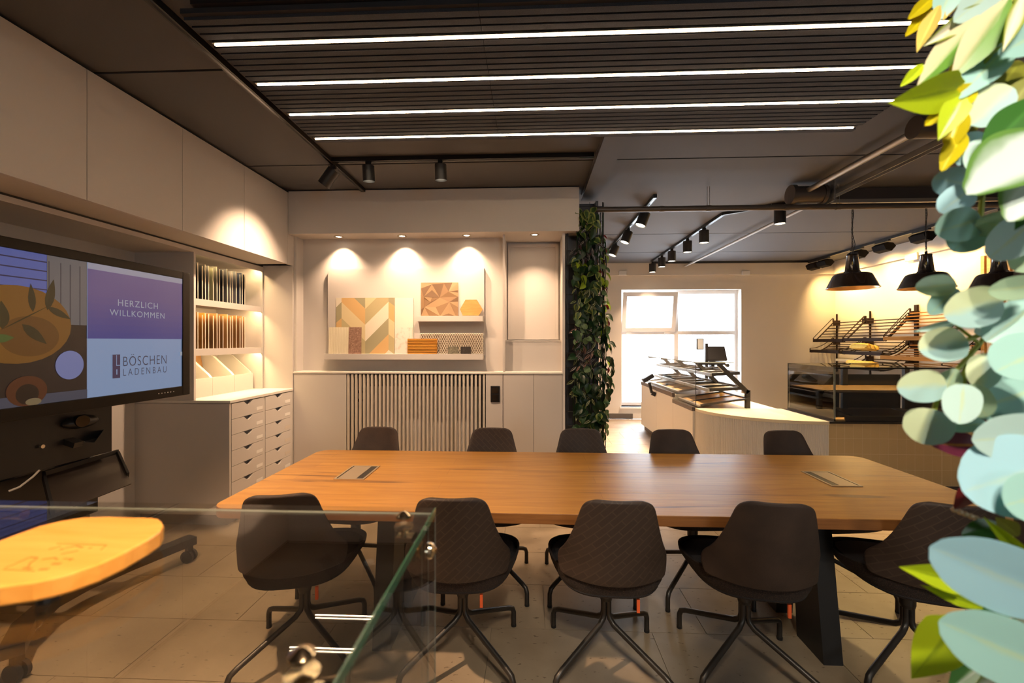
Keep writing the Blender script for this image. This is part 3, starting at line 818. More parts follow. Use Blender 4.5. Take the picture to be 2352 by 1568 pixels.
for t in tris:
    tri, cl = t.split(':')
    vs_ = [(a + V[q][0] * (b - a), fy - 0.001 - 0.4 * H.get(q, 0.0), d - V[q][1] * (d - c)) for q in tri]
    n_ = (Vector(vs_[1]) - Vector(vs_[0])).cross(Vector(vs_[2]) - Vector(vs_[0]))
    if n_.length < 1e-7: continue
    if n_.y > 0: vs_ = [vs_[0], vs_[2], vs_[1]]
    bk = [(q[0], fy + 0.001, q[2]) for q in vs_]
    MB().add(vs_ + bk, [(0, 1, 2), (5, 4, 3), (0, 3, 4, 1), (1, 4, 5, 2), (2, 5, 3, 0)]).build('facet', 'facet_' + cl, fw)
hp = [P(x, y, Y=YP - 0.04) for x, y in ((1056.5, 710), (1069, 688), (1095, 688), (1108.5, 710), (1100, 724.3), (1063, 724.3))]
for q in hp: q.z = max(q.z, ZS2)
tag(MB().prism(hp, (0, 0.014, 0)).build('hexagon_sample', 'hexagon_wood'), 'light wooden hexagon standing on the upper shelf', 'sample panel')
# orange slatted sample
a, b, c, d = px_box(936, 1004, 777.5, ZS1, YP - 0.055, 0.01)
o = thing('slatted_sample', 'orange slatted wood sample in front of the white lattice', 'sample panel', ((a + b) / 2, YP - 0.055, ZS1))
MB().box(a, b, YP - 0.050, YP - 0.044, c, d).build('backing', 'orange_groove', o)
for k in range(10):
    z = c + (k + 0.5) * (d - c) / 10
    MB().box(a, b, YP - 0.060, YP - 0.050, z - (d - c) / 10 * 0.30, z + (d - c) / 10 * 0.30).build('slat', 'orange_slat', o)
# white lattice
a, b, c, d = px_box(965, 1109.5, 765.5, ZS1, YP - 0.03, 0.01)
o = thing('lattice_sample', 'white perforated lattice panel at the right end of the lower shelf', 'sample panel', ((a + b) / 2, YP - 0.03, ZS1))
MB().box(a, b, YP - 0.012, YP - 0.006, c, d).build('backing', 'lattice_back', o)
lb = MB()
nr = 9; nc = 27
for j in range(nr + 1):
    zz = c + j * (d - c) / nr
    pts = []
    for i in range(nc * 2 + 1):
        xx = a + i * (b - a) / (nc * 2)
        up = ((i + j) % 2 == 0)
        pts.append((xx, YP - 0.024, min(max(zz + (0.45 if up else -0.45) * (d - c) / nr, c + 0.003), d - 0.003)))
    lb.tube(pts, 0.0052, n=5)
lb.build('lattice_bars', 'lattice', o)
sample('stone_sample', 1029, 1052, 796, ZS1, YP - 0.06, 0.012, 'stone_olive', 'small olive grey stone block in front of the lattice', 0.002)
sample('stone_sample', 1058, 1081.5, 796, ZS1, YP - 0.06, 0.012, 'stone_black', 'small black stone block in front of the lattice', 0.002)

# ================================================================= SCREEN ON ITS TROLLEY
XT = -2.47
tv = thing('display_screen', 'large black framed screen with a welcome slide on a trolley', 'screen', (XT - 0.04, 2.31, 1.07))
TY0, TY1, TZ0, TZ1 = 1.575, 3.05, 1.068, 1.945
SY0, SY1, SZ0, SZ1 = 1.63, 2.985, 1.134, 1.893
MB().box(XT - 0.085, XT - 0.02, TY0 + 0.02, TY1 - 0.02, TZ0 + 0.02, TZ1 - 0.02).build('housing', 'black_plastic', tv)
mat('bezel', (0.010, 0.008, 0.006), 0.4, spec=0.25)
fb = MB()
fb.box(XT - 0.03, XT, TY0, SY0, TZ0, TZ1); fb.box(XT - 0.03, XT, SY1, TY1, TZ0, TZ1)
fb.box(XT - 0.03, XT, SY0, SY1, TZ0, SZ0); fb.box(XT - 0.03, XT, SY0, SY1, SZ1, TZ1)
fb.build('frame', 'bezel', tv, bevel=0.004)
MB().box(XT - 0.02, XT - 0.010, SY0, SY1, SZ0, SZ1).build('panel', 'black_gloss', tv)
def scr(name, col, s=1.0, gloss=True):
    m, nt, b, out = newmat(name)
    b.inputs['Base Color'].default_value = (0.01, 0.01, 0.01, 1)
    b.inputs['Roughness'].default_value = 0.25
    b.inputs['Emission Color'].default_value = c4(col)
    b.inputs['Emission Strength'].default_value = s * 0.55
    return m
scr('scr_pale', (0.215, 0.29, 0.45)); scr('scr_band', (0.26, 0.26, 0.33))
scr('scr_purple', (0.105, 0.075, 0.20)); scr('scr_indigo', (0.055, 0.055, 0.21)); scr('scr_text', (0.30, 0.34, 0.40))
scr('scr_logo', (0.055, 0.036, 0.075)); scr('scr_logotext', (0.04, 0.03, 0.05))
scr('scr_blue', (0.075, 0.10, 0.30)); scr('scr_blueline', (0.025, 0.02, 0.05)); scr('scr_bluepale', (0.13, 0.14, 0.30))
scr('scr_ribgrey', (0.115, 0.105, 0.105)); scr('scr_ribline', (0.05, 0.045, 0.05)); scr('scr_table', (0.022, 0.013, 0.010))
scr('scr_floor', (0.055, 0.055, 0.075)); scr('scr_board', (0.155, 0.065, 0.010)); scr('scr_board2', (0.105, 0.042, 0.008))
scr('scr_leaf', (0.030, 0.022, 0.008)); scr('scr_leaf2', (0.055, 0.085, 0.02)); scr('scr_disc', (0.155, 0.17, 0.34)); scr('scr_bowl', (0.075, 0.022, 0.008)); scr('scr_food', (0.018, 0.009, 0.006)); scr('scr_cream', (0.17, 0.12, 0.06))
slide = MB().box(XT - 0.010, XT - 0.009, SY0, SY1, SZ0, SZ1).build('slide', 'scr_pale', tv)
LAY = [0]
def on_screen(pts, m, name='slide_shape'):
    LAY[0] += 1
    x = XT - 0.009 + 0.00012 * LAY[0]
    q = []
    for p in pts:
        w = P(p[0], p[1], X=XT - 0.008)
        q.append((x, min(max(w.y, SY0), SY1), min(max(w.z, SZ0), SZ1)))
    return MB().add(q, [tuple(range(len(q)))]).build(name, m, slide)
def yz(pts, m, name='slide_shape'):
    LAY[0] += 1
    x = XT - 0.009 + 0.00012 * LAY[0]
    q = [(x, min(max(a, SY0), SY1), min(max(b, SZ0), SZ1)) for a, b in pts]
    return MB().add(q, [tuple(range(len(q)))]).build(name, m, slide)
ym_ = P(200, 800, X=XT - 0.008).y
def zz(px, py): return P(px, py, X=XT - 0.008).z
def yy(px): return P(px, 800, X=XT - 0.008).y
# left half: still life picture
z_tab = zz(201, 747)
yz([(SY0, SZ0), (ym_, SZ0), (ym_, SZ1), (SY0, SZ1)], 'scr_table')
yb1 = yy(108)
yz([(SY0, z_tab), (yb1, z_tab), (yb1, SZ1), (SY0, SZ1)], 'scr_blue')
yz([(SY0, z_tab), (yb1, z_tab), (yb1, z_tab + 0.16), (SY0, z_tab + 0.16)], 'scr_bluepale')
for k in range(9):
    z = z_tab + 0.03 + k * 0.047
    if z < SZ1 - 0.01: yz([(SY0, z), (yb1, z), (yb1, z + 0.006), (SY0, z + 0.006)], 'scr_blueline')
yz([(yb1, z_tab), (ym_, z_tab), (ym_, SZ1), (yb1, SZ1)], 'scr_ribgrey')
for px in (111, 138, 160, 182):
    y = yy(px); yz([(y, z_tab), (y + 0.006, z_tab), (y + 0.006, SZ1 - 0.03), (y, SZ1 - 0.03)], 'scr_ribline')
yz([(SY0, SZ0), (ym_, SZ0), (ym_, SZ0 + 0.05), (SY0, SZ0 + 0.05)], 'scr_floor')
def ell(px, py, rx_, rz_, m, a0=0, a1=360, nn=28):
    c_ = P(px, py, X=XT - 0.008)
    pts = [(c_.y + rx_ * math.cos(R(a0 + (a1 - a0) * i / nn)), c_.z + rz_ * math.sin(R(a0 + (a1 - a0) * i / nn))) for i in range(nn)]
    return yz(pts, m)
ell(40, 745, 0.245, 0.19, 'scr_board'); ell(70, 772, 0.13, 0.10, 'scr_board2')
def leafp(p0, p1, w, m):
    a = P(*p0, X=XT - 0.008); b = P(*p1, X=XT - 0.008)
    d = Vector((b.y - a.y, b.z - a.z)); n_ = Vector((-d.y, d.x)).normalized() * w
    pts = []
    for s_ in (1, -1):
        for i in range(7) if s_ == 1 else range(6, 0, -1):
            k = i / 6
            f_ = math.sin(math.pi * k ** 0.8)
            pts.append((a.y + d.x * k + n_.x * f_ * s_, a.z + d.y * k + n_.y * f_ * s_))
    yz(pts, m)
leafp((108, 712), (123, 641), 0.022, 'scr_leaf'); leafp((75, 716), (70, 650), 0.017, 'scr_leaf'); leafp((108, 705), (162, 733), 0.018, 'scr_leaf')
leafp((50, 744), (107, 790), 0.024, 'scr_leaf'); leafp((5, 755), (2, 690), 0.03, 'scr_leaf'); leafp((-20, 778), (32, 775), 0.02, 'scr_leaf2')
leafp((0, 758), (112, 702), 0.003, 'scr_leaf')
ell(160, 838, 0.072, 0.077, 'scr_disc'); ell(62, 898, 0.088, 0.075, 'scr_bowl'); ell(62, 905, 0.05, 0.05, 'scr_food'); ell(76, 922, 0.035, 0.018, 'scr_cream')
# right half: slide
zs_t, zs_b = zz(330, 630), zz(330, 778)
yz([(ym_, zs_b), (SY1, zs_b), (SY1, SZ1 - 0.035), (ym_, SZ1 - 0.035)], 'scr_purple')
for k in range(6):
    f_ = k / 6.0
    scr('scr_fade_%d' % k, (0.055 + 0.05 * f_, 0.055 + 0.02 * f_, 0.215 - 0.015 * f_))
    yz([(ym_, zs_b + 0.04 * k), (SY1, zs_b + 0.04 * k), (SY1, zs_b + 0.04 * (k + 1)), (ym_, zs_b + 0.04 * (k + 1))], 'scr_fade_%d' % k)
yz([(ym_, SZ1 - 0.035), (SY1, SZ1 - 0.035), (SY1, SZ1), (ym_, SZ1)], 'scr_band')
def text(body, yc_, z_, width, m, offset=0.0, spacing=1.0, name='lettering', h=None):
    c_ = bpy.data.curves.new('lettering', 'FONT'); c_.body = body; c_.size = 0.1; c_.offset = offset; c_.space_character = spacing
    ob = bpy.data.objects.new('lettering', c_); COL.objects.link(ob)
    bpy.context.view_layer.update()
    me = bpy.data.meshes.new_from_object(ob.evaluated_get(bpy.context.evaluated_depsgraph_get()))
    bpy.data.objects.remove(ob)
    xs = [v.co.x for v in me.vertices]; x0, x1 = min(xs), max(xs); y1 = max(v.co.y for v in me.vertices)
    k = width / (x1 - x0); ky = k if h is None else h / 0.0694
    LAY[0] += 1
    x = XT - 0.009 + 0.00012 * LAY[0]
    for v in me.vertices:
        a, b_ = v.co.x, v.co.y
        v.co = Vector((x, yc_ + (a - (x0 + x1) / 2) * k, z_ + b_ * ky)) - ORG[slide.name]
    me.materials.clear(); me.materials.append(M[m])
    o_ = bpy.data.objects.new(name, me); COL.objects.link(o_); o_.parent = slide
    return o_
yc_ = yy(318)
text('HERZLICH', yc_, zz(318, 706), yy(365) - yy(274), 'scr_text', 0.0, 1.15)
text('WILLKOMMEN', yc_, zz(318, 728), yy(380) - yy(255), 'scr_text', 0.0, 1.15)
yl0, yl1 = yy(282), yy(381)
text('B\u00d6SCHEN', (yl0 + yl1) / 2, zz(330, 838), yl1 - yl0, 'scr_logotext', -0.0012, 1.15, h=0.060)
text('LADENBAU', (yl0 + yl1) / 2, zz(330, 859), yl1 - yl0, 'scr_logotext', -0.0012, 1.5, h=0.043)
def prect(x0, x1, ya, yb_, m): yz([(yy(x0), zz(267, yb_)), (yy(x1), zz(267, yb_)), (yy(x1), zz(267, ya)), (yy(x0), zz(267, ya))], m)
prect(257, 274.5, 814, 868, 'scr_logo'); prect(265.5, 267, 815, 840, 'scr_pale'); prect(265.5, 274.5, 838, 840, 'scr_pale'); prect(265.5, 268, 848, 860, 'scr_pale')
prect(412, 417, 812, 822, 'scr_text')
kb = MB()
for k in range(6):
    y = SY1 - 0.20 + k * 0.024
    kb.cyl((XT - 0.001, y, TZ0 + 0.036), (XT + 0.001, y, TZ0 + 0.036), 0.0035, n=8)
kb.build('indicator_keys', 'label_white', tv)

# trolley
tc_ = thing('screen_trolley', 'black wheeled trolley with trays standing under the screen', 'trolley', (-2.6, 2.3, 0))
MB().box(-2.80, -2.70, 2.06, 2.16, 0.14, 1.75).build('post', 'black_metal', tc_)
MB().box(-2.80, -2.70, 2.45, 2.55, 0.14, 1.75).build('post', 'black_metal', tc_)
MB().box(-2.72, -2.57, 1.95, 2.55, 1.60, 1.70).build('screen_bracket', 'black_metal', tc_)
MB().box(-2.70, -2.56, 1.95, 2.55, 0.78, 1.06).build('equipment_box', 'black_plastic', tc_)
MB().box(-2.78, -2.68, 1.75, 2.58, 0.40, 0.74).build('equipment_box', 'black_plastic', tc_)
bpts = [(-2.24, 2.79), (-2.30, 2.62), (-2.36, 2.45), (-2.41, 2.25), (-2.41, 2.08), (-2.33, 1.90), (-2.19, 1.74)]
bb = MB(); vsb = []
for i, (x, y) in enumerate(bpts):
    x0_, y0_ = bpts[max(i - 1, 0)]; x1_, y1_ = bpts[min(i + 1, 6)]
    n_ = Vector((y1_ - y0_, x0_ - x1_, 0)).normalized() * 0.04
    for z in (0.115, 0.165): vsb += [Vector((x, y, z)) - n_, Vector((x, y, z)) + n_]
fsb = [(0, 1, 3, 2), (24, 26, 27, 25)]
for i in range(6):
    a = i * 4; c = a + 4
    fsb += [(a, c, c + 1, a + 1), (a + 2, a + 3, c + 3, c + 2), (a, a + 2, c + 2, c), (a + 1, c + 1, c + 3, a + 3)]
bb.add(vsb, fsb).build('base_beam', 'black_metal', tc_)
for y in (2.12, 2.4): MB().bar((-2.40, y, 0.145), (-2.80, y, 0.145), 0.07, 0.05).build('base_beam', 'black_metal', tc_)
MB().bar((-2.80, 1.95, 0.145), (-2.80, 2.7, 0.145), 0.07, 0.05).build('base_beam', 'black_metal', tc_)
for x, y in ((-2.25, 2.77), (-2.20, 1.77), (-2.80, 2.66), (-2.80, 1.99)):
    cst = MB(); cst.cyl((x, y - 0.025, 0.04), (x, y - 0.008, 0.04), 0.04, n=18); cst.cyl((x, y + 0.008, 0.04), (x, y + 0.025, 0.04), 0.04, n=18)
    cst.box(x - 0.012, x + 0.012, y - 0.02, y + 0.02, 0.04, 0.12)
    cst.build('caster', 'black_plastic', tc_, smooth=True)
# laptop tray, sloping towards the room
mat('tray_metal', (0.040, 0.029, 0.023), 0.45, 0.3)
q = [P(100, 1092, X=-2.62), P(271, 1040, X=-2.62), P(302, 1110, X=-2.36), P(125, 1150, X=-2.36)]
q[3] = q[0] + (q[2] - q[1])
nrm = (q[1] - q[0]).cross(q[3] - q[0]).normalized() * 0.006
ty = MB().prism(q, nrm).build('laptop_tray', 'tray_metal', tc_)
e = MB(); e.bar(q[0], q[1], 0.012, 0.045); e.bar(q[1] * 0.98 + q[2] * 0.02, q[1] * 0.25 + q[2] * 0.75, 0.012, 0.035); e.bar(q[0], q[3], 0.012, 0.05)
e.build('tray_rim', 'black_metal', ty)
MB().bar((-2.72, 2.3, 0.95), (-2.5, 2.3, 0.88), 0.05, 0.03).build('tray_arm', 'black_metal', tc_)
q = [P(165, 1006, X=-2.66), P(228, 990, X=-2.66), P(239, 986, X=-2.5), P(217, 1016, X=-2.5), P(180, 1016, X=-2.5)]
MB().prism(q, (0, 0, -0.015)).build('camera_shelf', 'black_plastic', tc_)
c_ = P(184, 968, X=-2.55)
MB().ball(c_, 0.10, sc=(0.55, 0.95, 0.38)).build('camera_housing', 'black_plastic', tc_, smooth=True)
c_ = P(183, 966, X=-2.52)
MB().cyl(c_, c_ + Vector((0.03, -0.01, 0)), 0.032, n=20).build('camera_lens', 'black_gloss', tc_)
c_ = P(94, 1025, X=-2.55)
MB().cyl(c_, c_ + Vector((0.012, 0, 0)), 0.010, n=14).build('lock_knob', 'chrome', tc_)
MB().tube([P(20, 1128, X=-2.5), P(45, 1118, X=-2.48), P(75, 1095, X=-2.5), P(90, 1080, X=-2.52)], 0.005).build('cable', 'conduit_grey', tc_, smooth=True)

# ================================================================= CONFERENCE TABLE
tb = thing('conference_table', 'long oak conference table with slanted black metal legs', 'table', (0.325, 2.30, 0))
tx0, tx1, ty0, ty1, tz = -1.38, 2.03, 1.80, 2.80, 0.74
def rrect(x0, x1, y0, y1, r, n=8):
    pts = []
    for cx, cy, a in ((x1 - r, y0 + r, -90), (x1 - r, y1 - r, 0), (x0 + r, y1 - r, 90), (x0 + r, y0 + r, 180)):
        for i in range(n + 1):
            t = R(a + 90 * i / n); pts.append((cx + r * math.cos(t), cy + r * math.sin(t)))
    return pts
# table boards, glued side by side
rr_ = rrect(tx0, tx1, ty0, ty1, 0.075)
top = MB().prism([(x, y, tz - 0.045) for x, y in rr_], (0, 0, 0.045))
top.m = [0] * len(top.f)
top.m[0] = 1
for i in range(2, len(top.f)): top.m[i] = 1
top.build('table_top', ['oak_table', 'oak_edge'], tb, bevel=0.003)
for xx in (-0.745, 1.31):
    MB().box(xx, xx + 0.085, ty0 + 0.12, ty1 - 0.12, tz - 0.060, tz - 0.045).build('leg_plate', 'black_metal', tb)
    for s_ in (-1, 1):
        yc0 = 2.30 + s_ * 0.19; yc1 = 2.30 + s_ * 0.12
        pf = [(xx, yc0 - 0.10, 0), (xx, yc0 + 0.10, 0), (xx, yc1 + 0.08, tz - 0.06), (xx, yc1 - 0.08, tz - 0.06)]
        MB().prism(pf, (0.085, 0, 0)).build('leg', 'black_metal', tb)
def insert(pts, flip, label):
    q = [P(x, y, Z=tz) for x, y in pts]          # near left, near right, far right, far left
    x0 = min(p.x for p in q); x1 = max(p.x for p in q); y0_ = min(p.y for p in q); y1_ = max(p.y for p in q)
    t = thing('power_outlet_box', label, 'outlet box', ((x0 + x1) / 2, (y0_ + y1_) / 2, tz + 0.0005), 'outlet boxes in the table top')
    fr_ = MB(); w = 0.010
    fr_.box(x0, x1, y0_, y0_ + w, tz + 0.0005, tz + 0.004); fr_.box(x0, x1, y1_ - w, y1_, tz + 0.0005, tz + 0.004)
    fr_.box(x0, x0 + w, y0_ + w, y1_ - w, tz + 0.0005, tz + 0.004); fr_.box(x1 - w, x1, y0_ + w, y1_ - w, tz + 0.0005, tz + 0.004)
    fr_.build('frame', 'metal_champagne', t)
    W_ = x1 - x0
    if flip: s0, s1, l0, l1 = x0 + w, x0 + w + 0.036, x0 + w + 0.036, x1 - w - 0.006
    else: s0, s1, l0, l1 = x1 - w - 0.036, x1 - w, x0 + w + 0.006, x1 - w - 0.036
    MB().box(s0, s1, y0_ + w, y1_ - w, tz + 0.0005, tz + 0.0015).build('cable_slot', 'black_plastic', t)
    MB().box(l0, l1, y0_ + w, y1_ - w, tz + 0.0005, tz + 0.003).build('lid', 'metal_champagne', t)
    MB().box(l1 if flip else l0 - 0.006, l1 + 0.006 if flip else l0, y0_ + w, y1_ - w, tz + 0.0005, tz + 0.001).build('hinge_gap', 'black_plastic', t)
insert([(772, 1101), (836, 1101), (873, 1071), (810, 1070)], False, 'champagne metal outlet box set in the table top near the drawer cabinet')
insert([(1910, 1117), (1975, 1117), (1905, 1084), (1848, 1083)], True, 'champagne metal outlet box set in the table top near the tiled counter')

# ================================================================= CHAIRS
def chair_proto():
    t = thing('swivel_chair', 'x', 'chair', (0, 0, 0), 'swivel chairs around the conference table')
    # seat shell
    def outline(s, n=40, sh=0.0):
        pts = []
        for i in range(n):
            a = 2 * math.pi * i / n
            ca, sa = math.cos(a), math.sin(a)
            y = -0.005 + 0.25 * math.copysign(abs(sa) ** 0.62, sa)
            aw = 0.205 + 0.085 * (y + 0.255) / 0.50
            x = aw * math.copysign(abs(ca) ** 0.62, ca)
            pts.append((x * s, -0.005 + (y + 0.005) * s + sh))
        return pts
    n = 40
    def rim(y): return 0.475 + 0.075 * max(0, min(1, (0.05 - y) / 0.32)) ** 1.4
    rings = []
    for s, f, sh in ((0.30, lambda y: 0.405, 0), (0.76, lambda y: 0.409, 0), (0.91, lambda y: 0.428, 0), (0.985, lambda y: 0.455 + 0.25 * (rim(y) - 0.475), 0), (1.0, lambda y: rim(y), 0), (0.965, lambda y: rim(y) + 0.002, 0), (0.95, lambda y: rim(y) - 0.03, 0), (0.5, lambda y: 0.43, 0)):
        rings.append([(x, y, f(y)) for x, y in outline(s, n, sh)])
    b = MB(); vs_ = [p for r_ in rings for p in r_]; fs = []
    for j in range(len(rings) - 1):
        for i in range(n): fs.append((j * n + i, j * n + (i + 1) % n, (j + 1) * n + (i + 1) % n, (j + 1) * n + i))
    fs.append(tuple(range(n - 1, -1, -1))); fs.append(tuple(range((len(rings) - 1) * n, len(rings) * n)))
    b.add(vs_, fs); b.build('seat_shell', 'tweed', t, smooth=True)
    # cushion
    rings = [[(x, y, z) for x, y in outline(s, n)] for s, z in ((0.93, 0.435), (0.935, 0.458), (0.88, 0.472), (0.5, 0.476))]
    b = MB(); vs_ = [p for r_ in rings for p in r_]; fs = []
    for j in range(len(rings) - 1):
        for i in range(n): fs.append((j * n + i, j * n + (i + 1) % n, (j + 1) * n + (i + 1) % n, (j + 1) * n + i))
    fs.append(tuple(range(n - 1, -1, -1))); fs.append(tuple(range(3 * n, 4 * n)))
    b.add(vs_, fs); b.build('seat_cushion', 'cushion', t, smooth=True)
    # backrest: leather outside, curved round the sitter, flaring into low side wings
    prof = [(0.496, 0.212, 0.075), (0.54, 0.224, 0.100), (0.59, 0.222, 0.100), (0.63, 0.200, 0.085), (0.68, 0.180, 0.062), (0.73, 0.164, 0.046), (0.78, 0.150, 0.036), (0.82, 0.140, 0.030), (0.840, 0.130, 0.027), (0.852, 0.114, 0.024), (0.860, 0.085, 0.020)]
    th = 0.026; ns = 18
    def bp(j, i, side):
        z, w, wrap = prof[j]
        s = -1 + 2 * i / ns
        yb_ = -0.292 - (z - 0.50) * 0.22
        y = yb_ + wrap * abs(s) ** 2.2 * (1.35 if z < 0.62 else 1.0)
        zz_ = z
        if z < 0.62: zz_ = z - 0.0 * abs(s)
        return (s * w, y + (th if side else 0.0) * (1 - 0.55 * abs(s) ** 6), zz_)
    b = MB(); k = len(prof); vs_ = []
    for side in (0, 1):
        for j in range(k):
            for i in range(ns + 1): vs_.append(bp(j, i, side))
    fs = []; m_ = []
    W_ = ns + 1; O = k * W_
    for j in range(k - 1):
        for i in range(ns):
            fs.append((j * W_ + i, j * W_ + i + 1, (j + 1) * W_ + i + 1, (j + 1) * W_ + i)); m_.append(0)
            fs.append((O + j * W_ + i + 1, O + j * W_ + i, O + (j + 1) * W_ + i, O + (j + 1) * W_ + i + 1)); m_.append(0)
    for j in range(k - 1):
        fs.append((j * W_, (j + 1) * W_, O + (j + 1) * W_, O + j * W_)); m_.append(0)
        fs.append(((j + 1) * W_ + ns, j * W_ + ns, O + j * W_ + ns, O + (j + 1) * W_ + ns)); m_.append(0)
    for i in range(ns):
        fs.append((i + 1, i, O + i, O + i + 1)); m_.append(0)
        a_ = (k - 1) * W_
        fs.append((a_ + i, a_ + i + 1, O + a_ + i + 1, O + a_ + i)); m_.append(0)
    b.add(vs_, fs); b.m = m_
    ob = b.build('backrest', 'leather', t, smooth=True)
    md = ob.modifiers.new('round', 'SUBSURF'); md.levels = 1; md.render_levels = 1
    # pedestal
    b = MB(); b.cyl((0, 0, 0.305), (0, 0, 0.40), 0.030, n=18); b.cyl((0, 0, 0.290), (0, 0, 0.305), 0.026, 0.030, n=18)
    b.build('pedestal', 'chair_tube', t, smooth=True)
    for k_ in range(4):
        a = R(45 + 90 * k_); ca, sa = math.cos(a), math.sin(a)
        pts = [(0.014 * ca, 0.014 * sa, 0.30), (0.014 * ca, 0.014 * sa, 0.235), (0.020 * ca, 0.020 * sa, 0.212), (0.045 * ca, 0.045 * sa, 0.192), (0.29 * ca, 0.29 * sa, 0.108), (0.318 * ca, 0.318 * sa, 0.094), (0.328 * ca, 0.328 * sa, 0.07), (0.328 * ca, 0.328 * sa, 0.004)]
        b = MB(); b.tube(pts, 0.0125, n=10)
        lg = b.build('leg', 'chair_tube', t, smooth=True)
        MB().cyl((0.328 * ca, 0.328 * sa, 0), (0.328 * ca, 0.328 * sa, 0.012), 0.0135, n=10).build('foot_cap', 'black_plastic', lg)
    MB().box(0.095, 0.107, -0.205, -0.195, 0.358, 0.412).build('orange_tag', 'orange_tag', t)
    return t
ch0 = chair_proto()
def vertical_back(o):     # the herringbone embossing is only on some backs
    pass
emb, nt, b, out = newmat('leather_embossed')
tcn = nt.nodes.new('ShaderNodeTexCoord')
br = nt.nodes.new('ShaderNodeTexBrick'); br.inputs['Scale'].default_value = 1.0
br.inputs['Brick Width'].default_value = 0.075; br.inputs['Row Height'].default_value = 0.025; br.inputs['Mortar Size'].default_value = 0.0022
br.inputs['Color1'].default_value = (0.047, 0.028, 0.020, 1); br.inputs['Color2'].default_value = (0.039, 0.023, 0.017, 1); br.inputs['Mortar'].default_value = (0.062, 0.039, 0.026, 1)
mp = nt.nodes.new('ShaderNodeMapping'); mp.inputs['Rotation'].default_value = (R(90), 0, 0)
mp2 = nt.nodes.new('ShaderNodeMapping'); mp2.inputs['Rotation'].default_value = (0, 0, R(45))
nt.links.new(tcn.outputs['Object'], mp.inputs['Vector']); nt.links.new(mp.outputs['Vector'], mp2.inputs['Vector']); nt.links.new(mp2.outputs['Vector'], br.inputs['Vector'])
nt.links.new(br.outputs['Color'], b.inputs['Base Color']); b.inputs['Roughness'].default_value = 0.6
bpn = nt.nodes.new('ShaderNodeBump'); bpn.inputs['Strength'].default_value = 0.25; bpn.inputs['Distance'].default_value = 0.003; bpn.invert = True
nt.links.new(br.outputs['Fac'], bpn.inputs['Height']); nt.links.new(bpn.outputs['Normal'], b.inputs['Normal'])

near = [(700, 1.98, 13, 'near side chair seen through the glass case, farthest left', 0), (1063, 1.98, 2, 'near side chair with embossed back just right of the glass corner', 1), (1392, 1.98, -2, 'near side chair with embossed back in the middle of the row', 1), (1710, 1.98, -8, 'near side chair with smooth back next to the right table leg', 0), (2084, 1.98, -16, 'near side chair at the right end, half hidden by big leaves', 1)]
farc = [(872, 2.62, 176, 'far side chair in front of the slatted grille at its left', 0), (1131, 2.62, 181, 'far side chair in front of the black socket', 1), (1333, 2.62, 180, 'far side chair in front of the leafy column', 1), (1540, 2.62, 183, 'far side chair in front of the pale counter end', 0), (1794, 2.62, 187, 'far side chair in front of the ribbed curved counter', 0)]
ebk = None
first = True
for px, Y, yaw, lab, e_ in near + farc:
    o = ch0 if first else tree_copy(ch0)
    first = False
    if Y > 2.3:
        bkx = P(px, 1010, Y=2.97).x
        fx, fy_ = -math.sin(R(yaw)), math.cos(R(yaw))
        o.location = (bkx + 0.35 * fx, Y, 0)
    else:
        o.location = (P(px, 1400, Y=Y).x, Y, 0)
    o.rotation_euler = (0, 0, R(yaw))
    o['label'] = 'dark brown swivel chair, ' + lab
    if e_:
        for c_ in o.children:
            if c_.name.startswith('backrest'):
                if ebk is None:
                    ebk = c_.data.copy(); ebk.materials[0] = emb
                c_.data = ebk

# ================================================================= CEILING FITTINGS
# ribbed acoustic panels with four light lines
AZ = 2.80
AX0, AXM, AX1, AY0, AY1 = -1.465, -0.215, 2.07, 1.755, 2.925
ledy = [1.923, 2.230, 2.535, 2.843]
for k, (a, b_) in enumerate(((AX0, AXM - 0.001), (AXM + 0.001, AX1))):
    ap = thing('acoustic_panel', ['dark felt ribbed acoustic ceiling panel, shorter one towards the cabinets', 'dark felt ribbed acoustic ceiling panel, longer one towards the plants'][k], 'ceiling panel', ((a + b_) / 2, (AY0 + AY1) / 2, AZ), 'felt panels under the ceiling')
    MB().box(a, b_, AY0, AY1, AZ + 0.018, AZ + 0.04).build('backing', 'felt_groove', ap)
    pitch = 0.3075 / 7
    rme = MB().box((a - b_) / 2, (b_ - a) / 2, -pitch * 0.37, pitch * 0.37, 0.004, 0.018).mesh('rib', 'felt')
    y = ledy[0] - 4 * pitch
    for r_ in range(28):
        yy_ = y + r_ * pitch
        if yy_ - pitch * .34 < AY0 or yy_ + pitch * .34 > AY1: continue
        if min(abs(yy_ - q) for q in ledy) < 0.02: continue
        inst(rme, 'rib', ap, Matrix.Translation(Vector(((a + b_) / 2, yy_, AZ)) - ORG[ap.name]))
for k, y in enumerate(ledy):
    t = thing('light_line', 'long straight light line in the ribbed ceiling panel, ' + ['nearest to the camera', 'second from the camera', 'third from the camera', 'nearest to the back wall'][k], 'light', (0.3, y, AZ - 0.004), 'light lines in the ceiling panel')
    MB().box(-1.445, 2.04, y - 0.014, y + 0.014, AZ + 0.001, AZ + 0.017).build('profile', 'galvanised', t)
    MB().box(-1.438, 2.033, y - 0.0040, y + 0.0040, AZ - 0.003, AZ + 0.001).build('diffuser', 'led', t)
tag(MB().box(AX0 + 0.06, AX1, AY0 - 0.02, AY0 + 0.01, AZ + 0.041, ZC).build('panel_rail', 'black_metal'), 'black mounting rail along the front edge of the felt panels', 'rail')
tag(MB().box(AX0 + 0.06, AX1, AY1 - 0.02, AY1 - 0.002, AZ + 0.041, ZC).build('panel_rail', 'black_metal'), 'black mounting rail along the rear edge of the felt panels', 'rail')

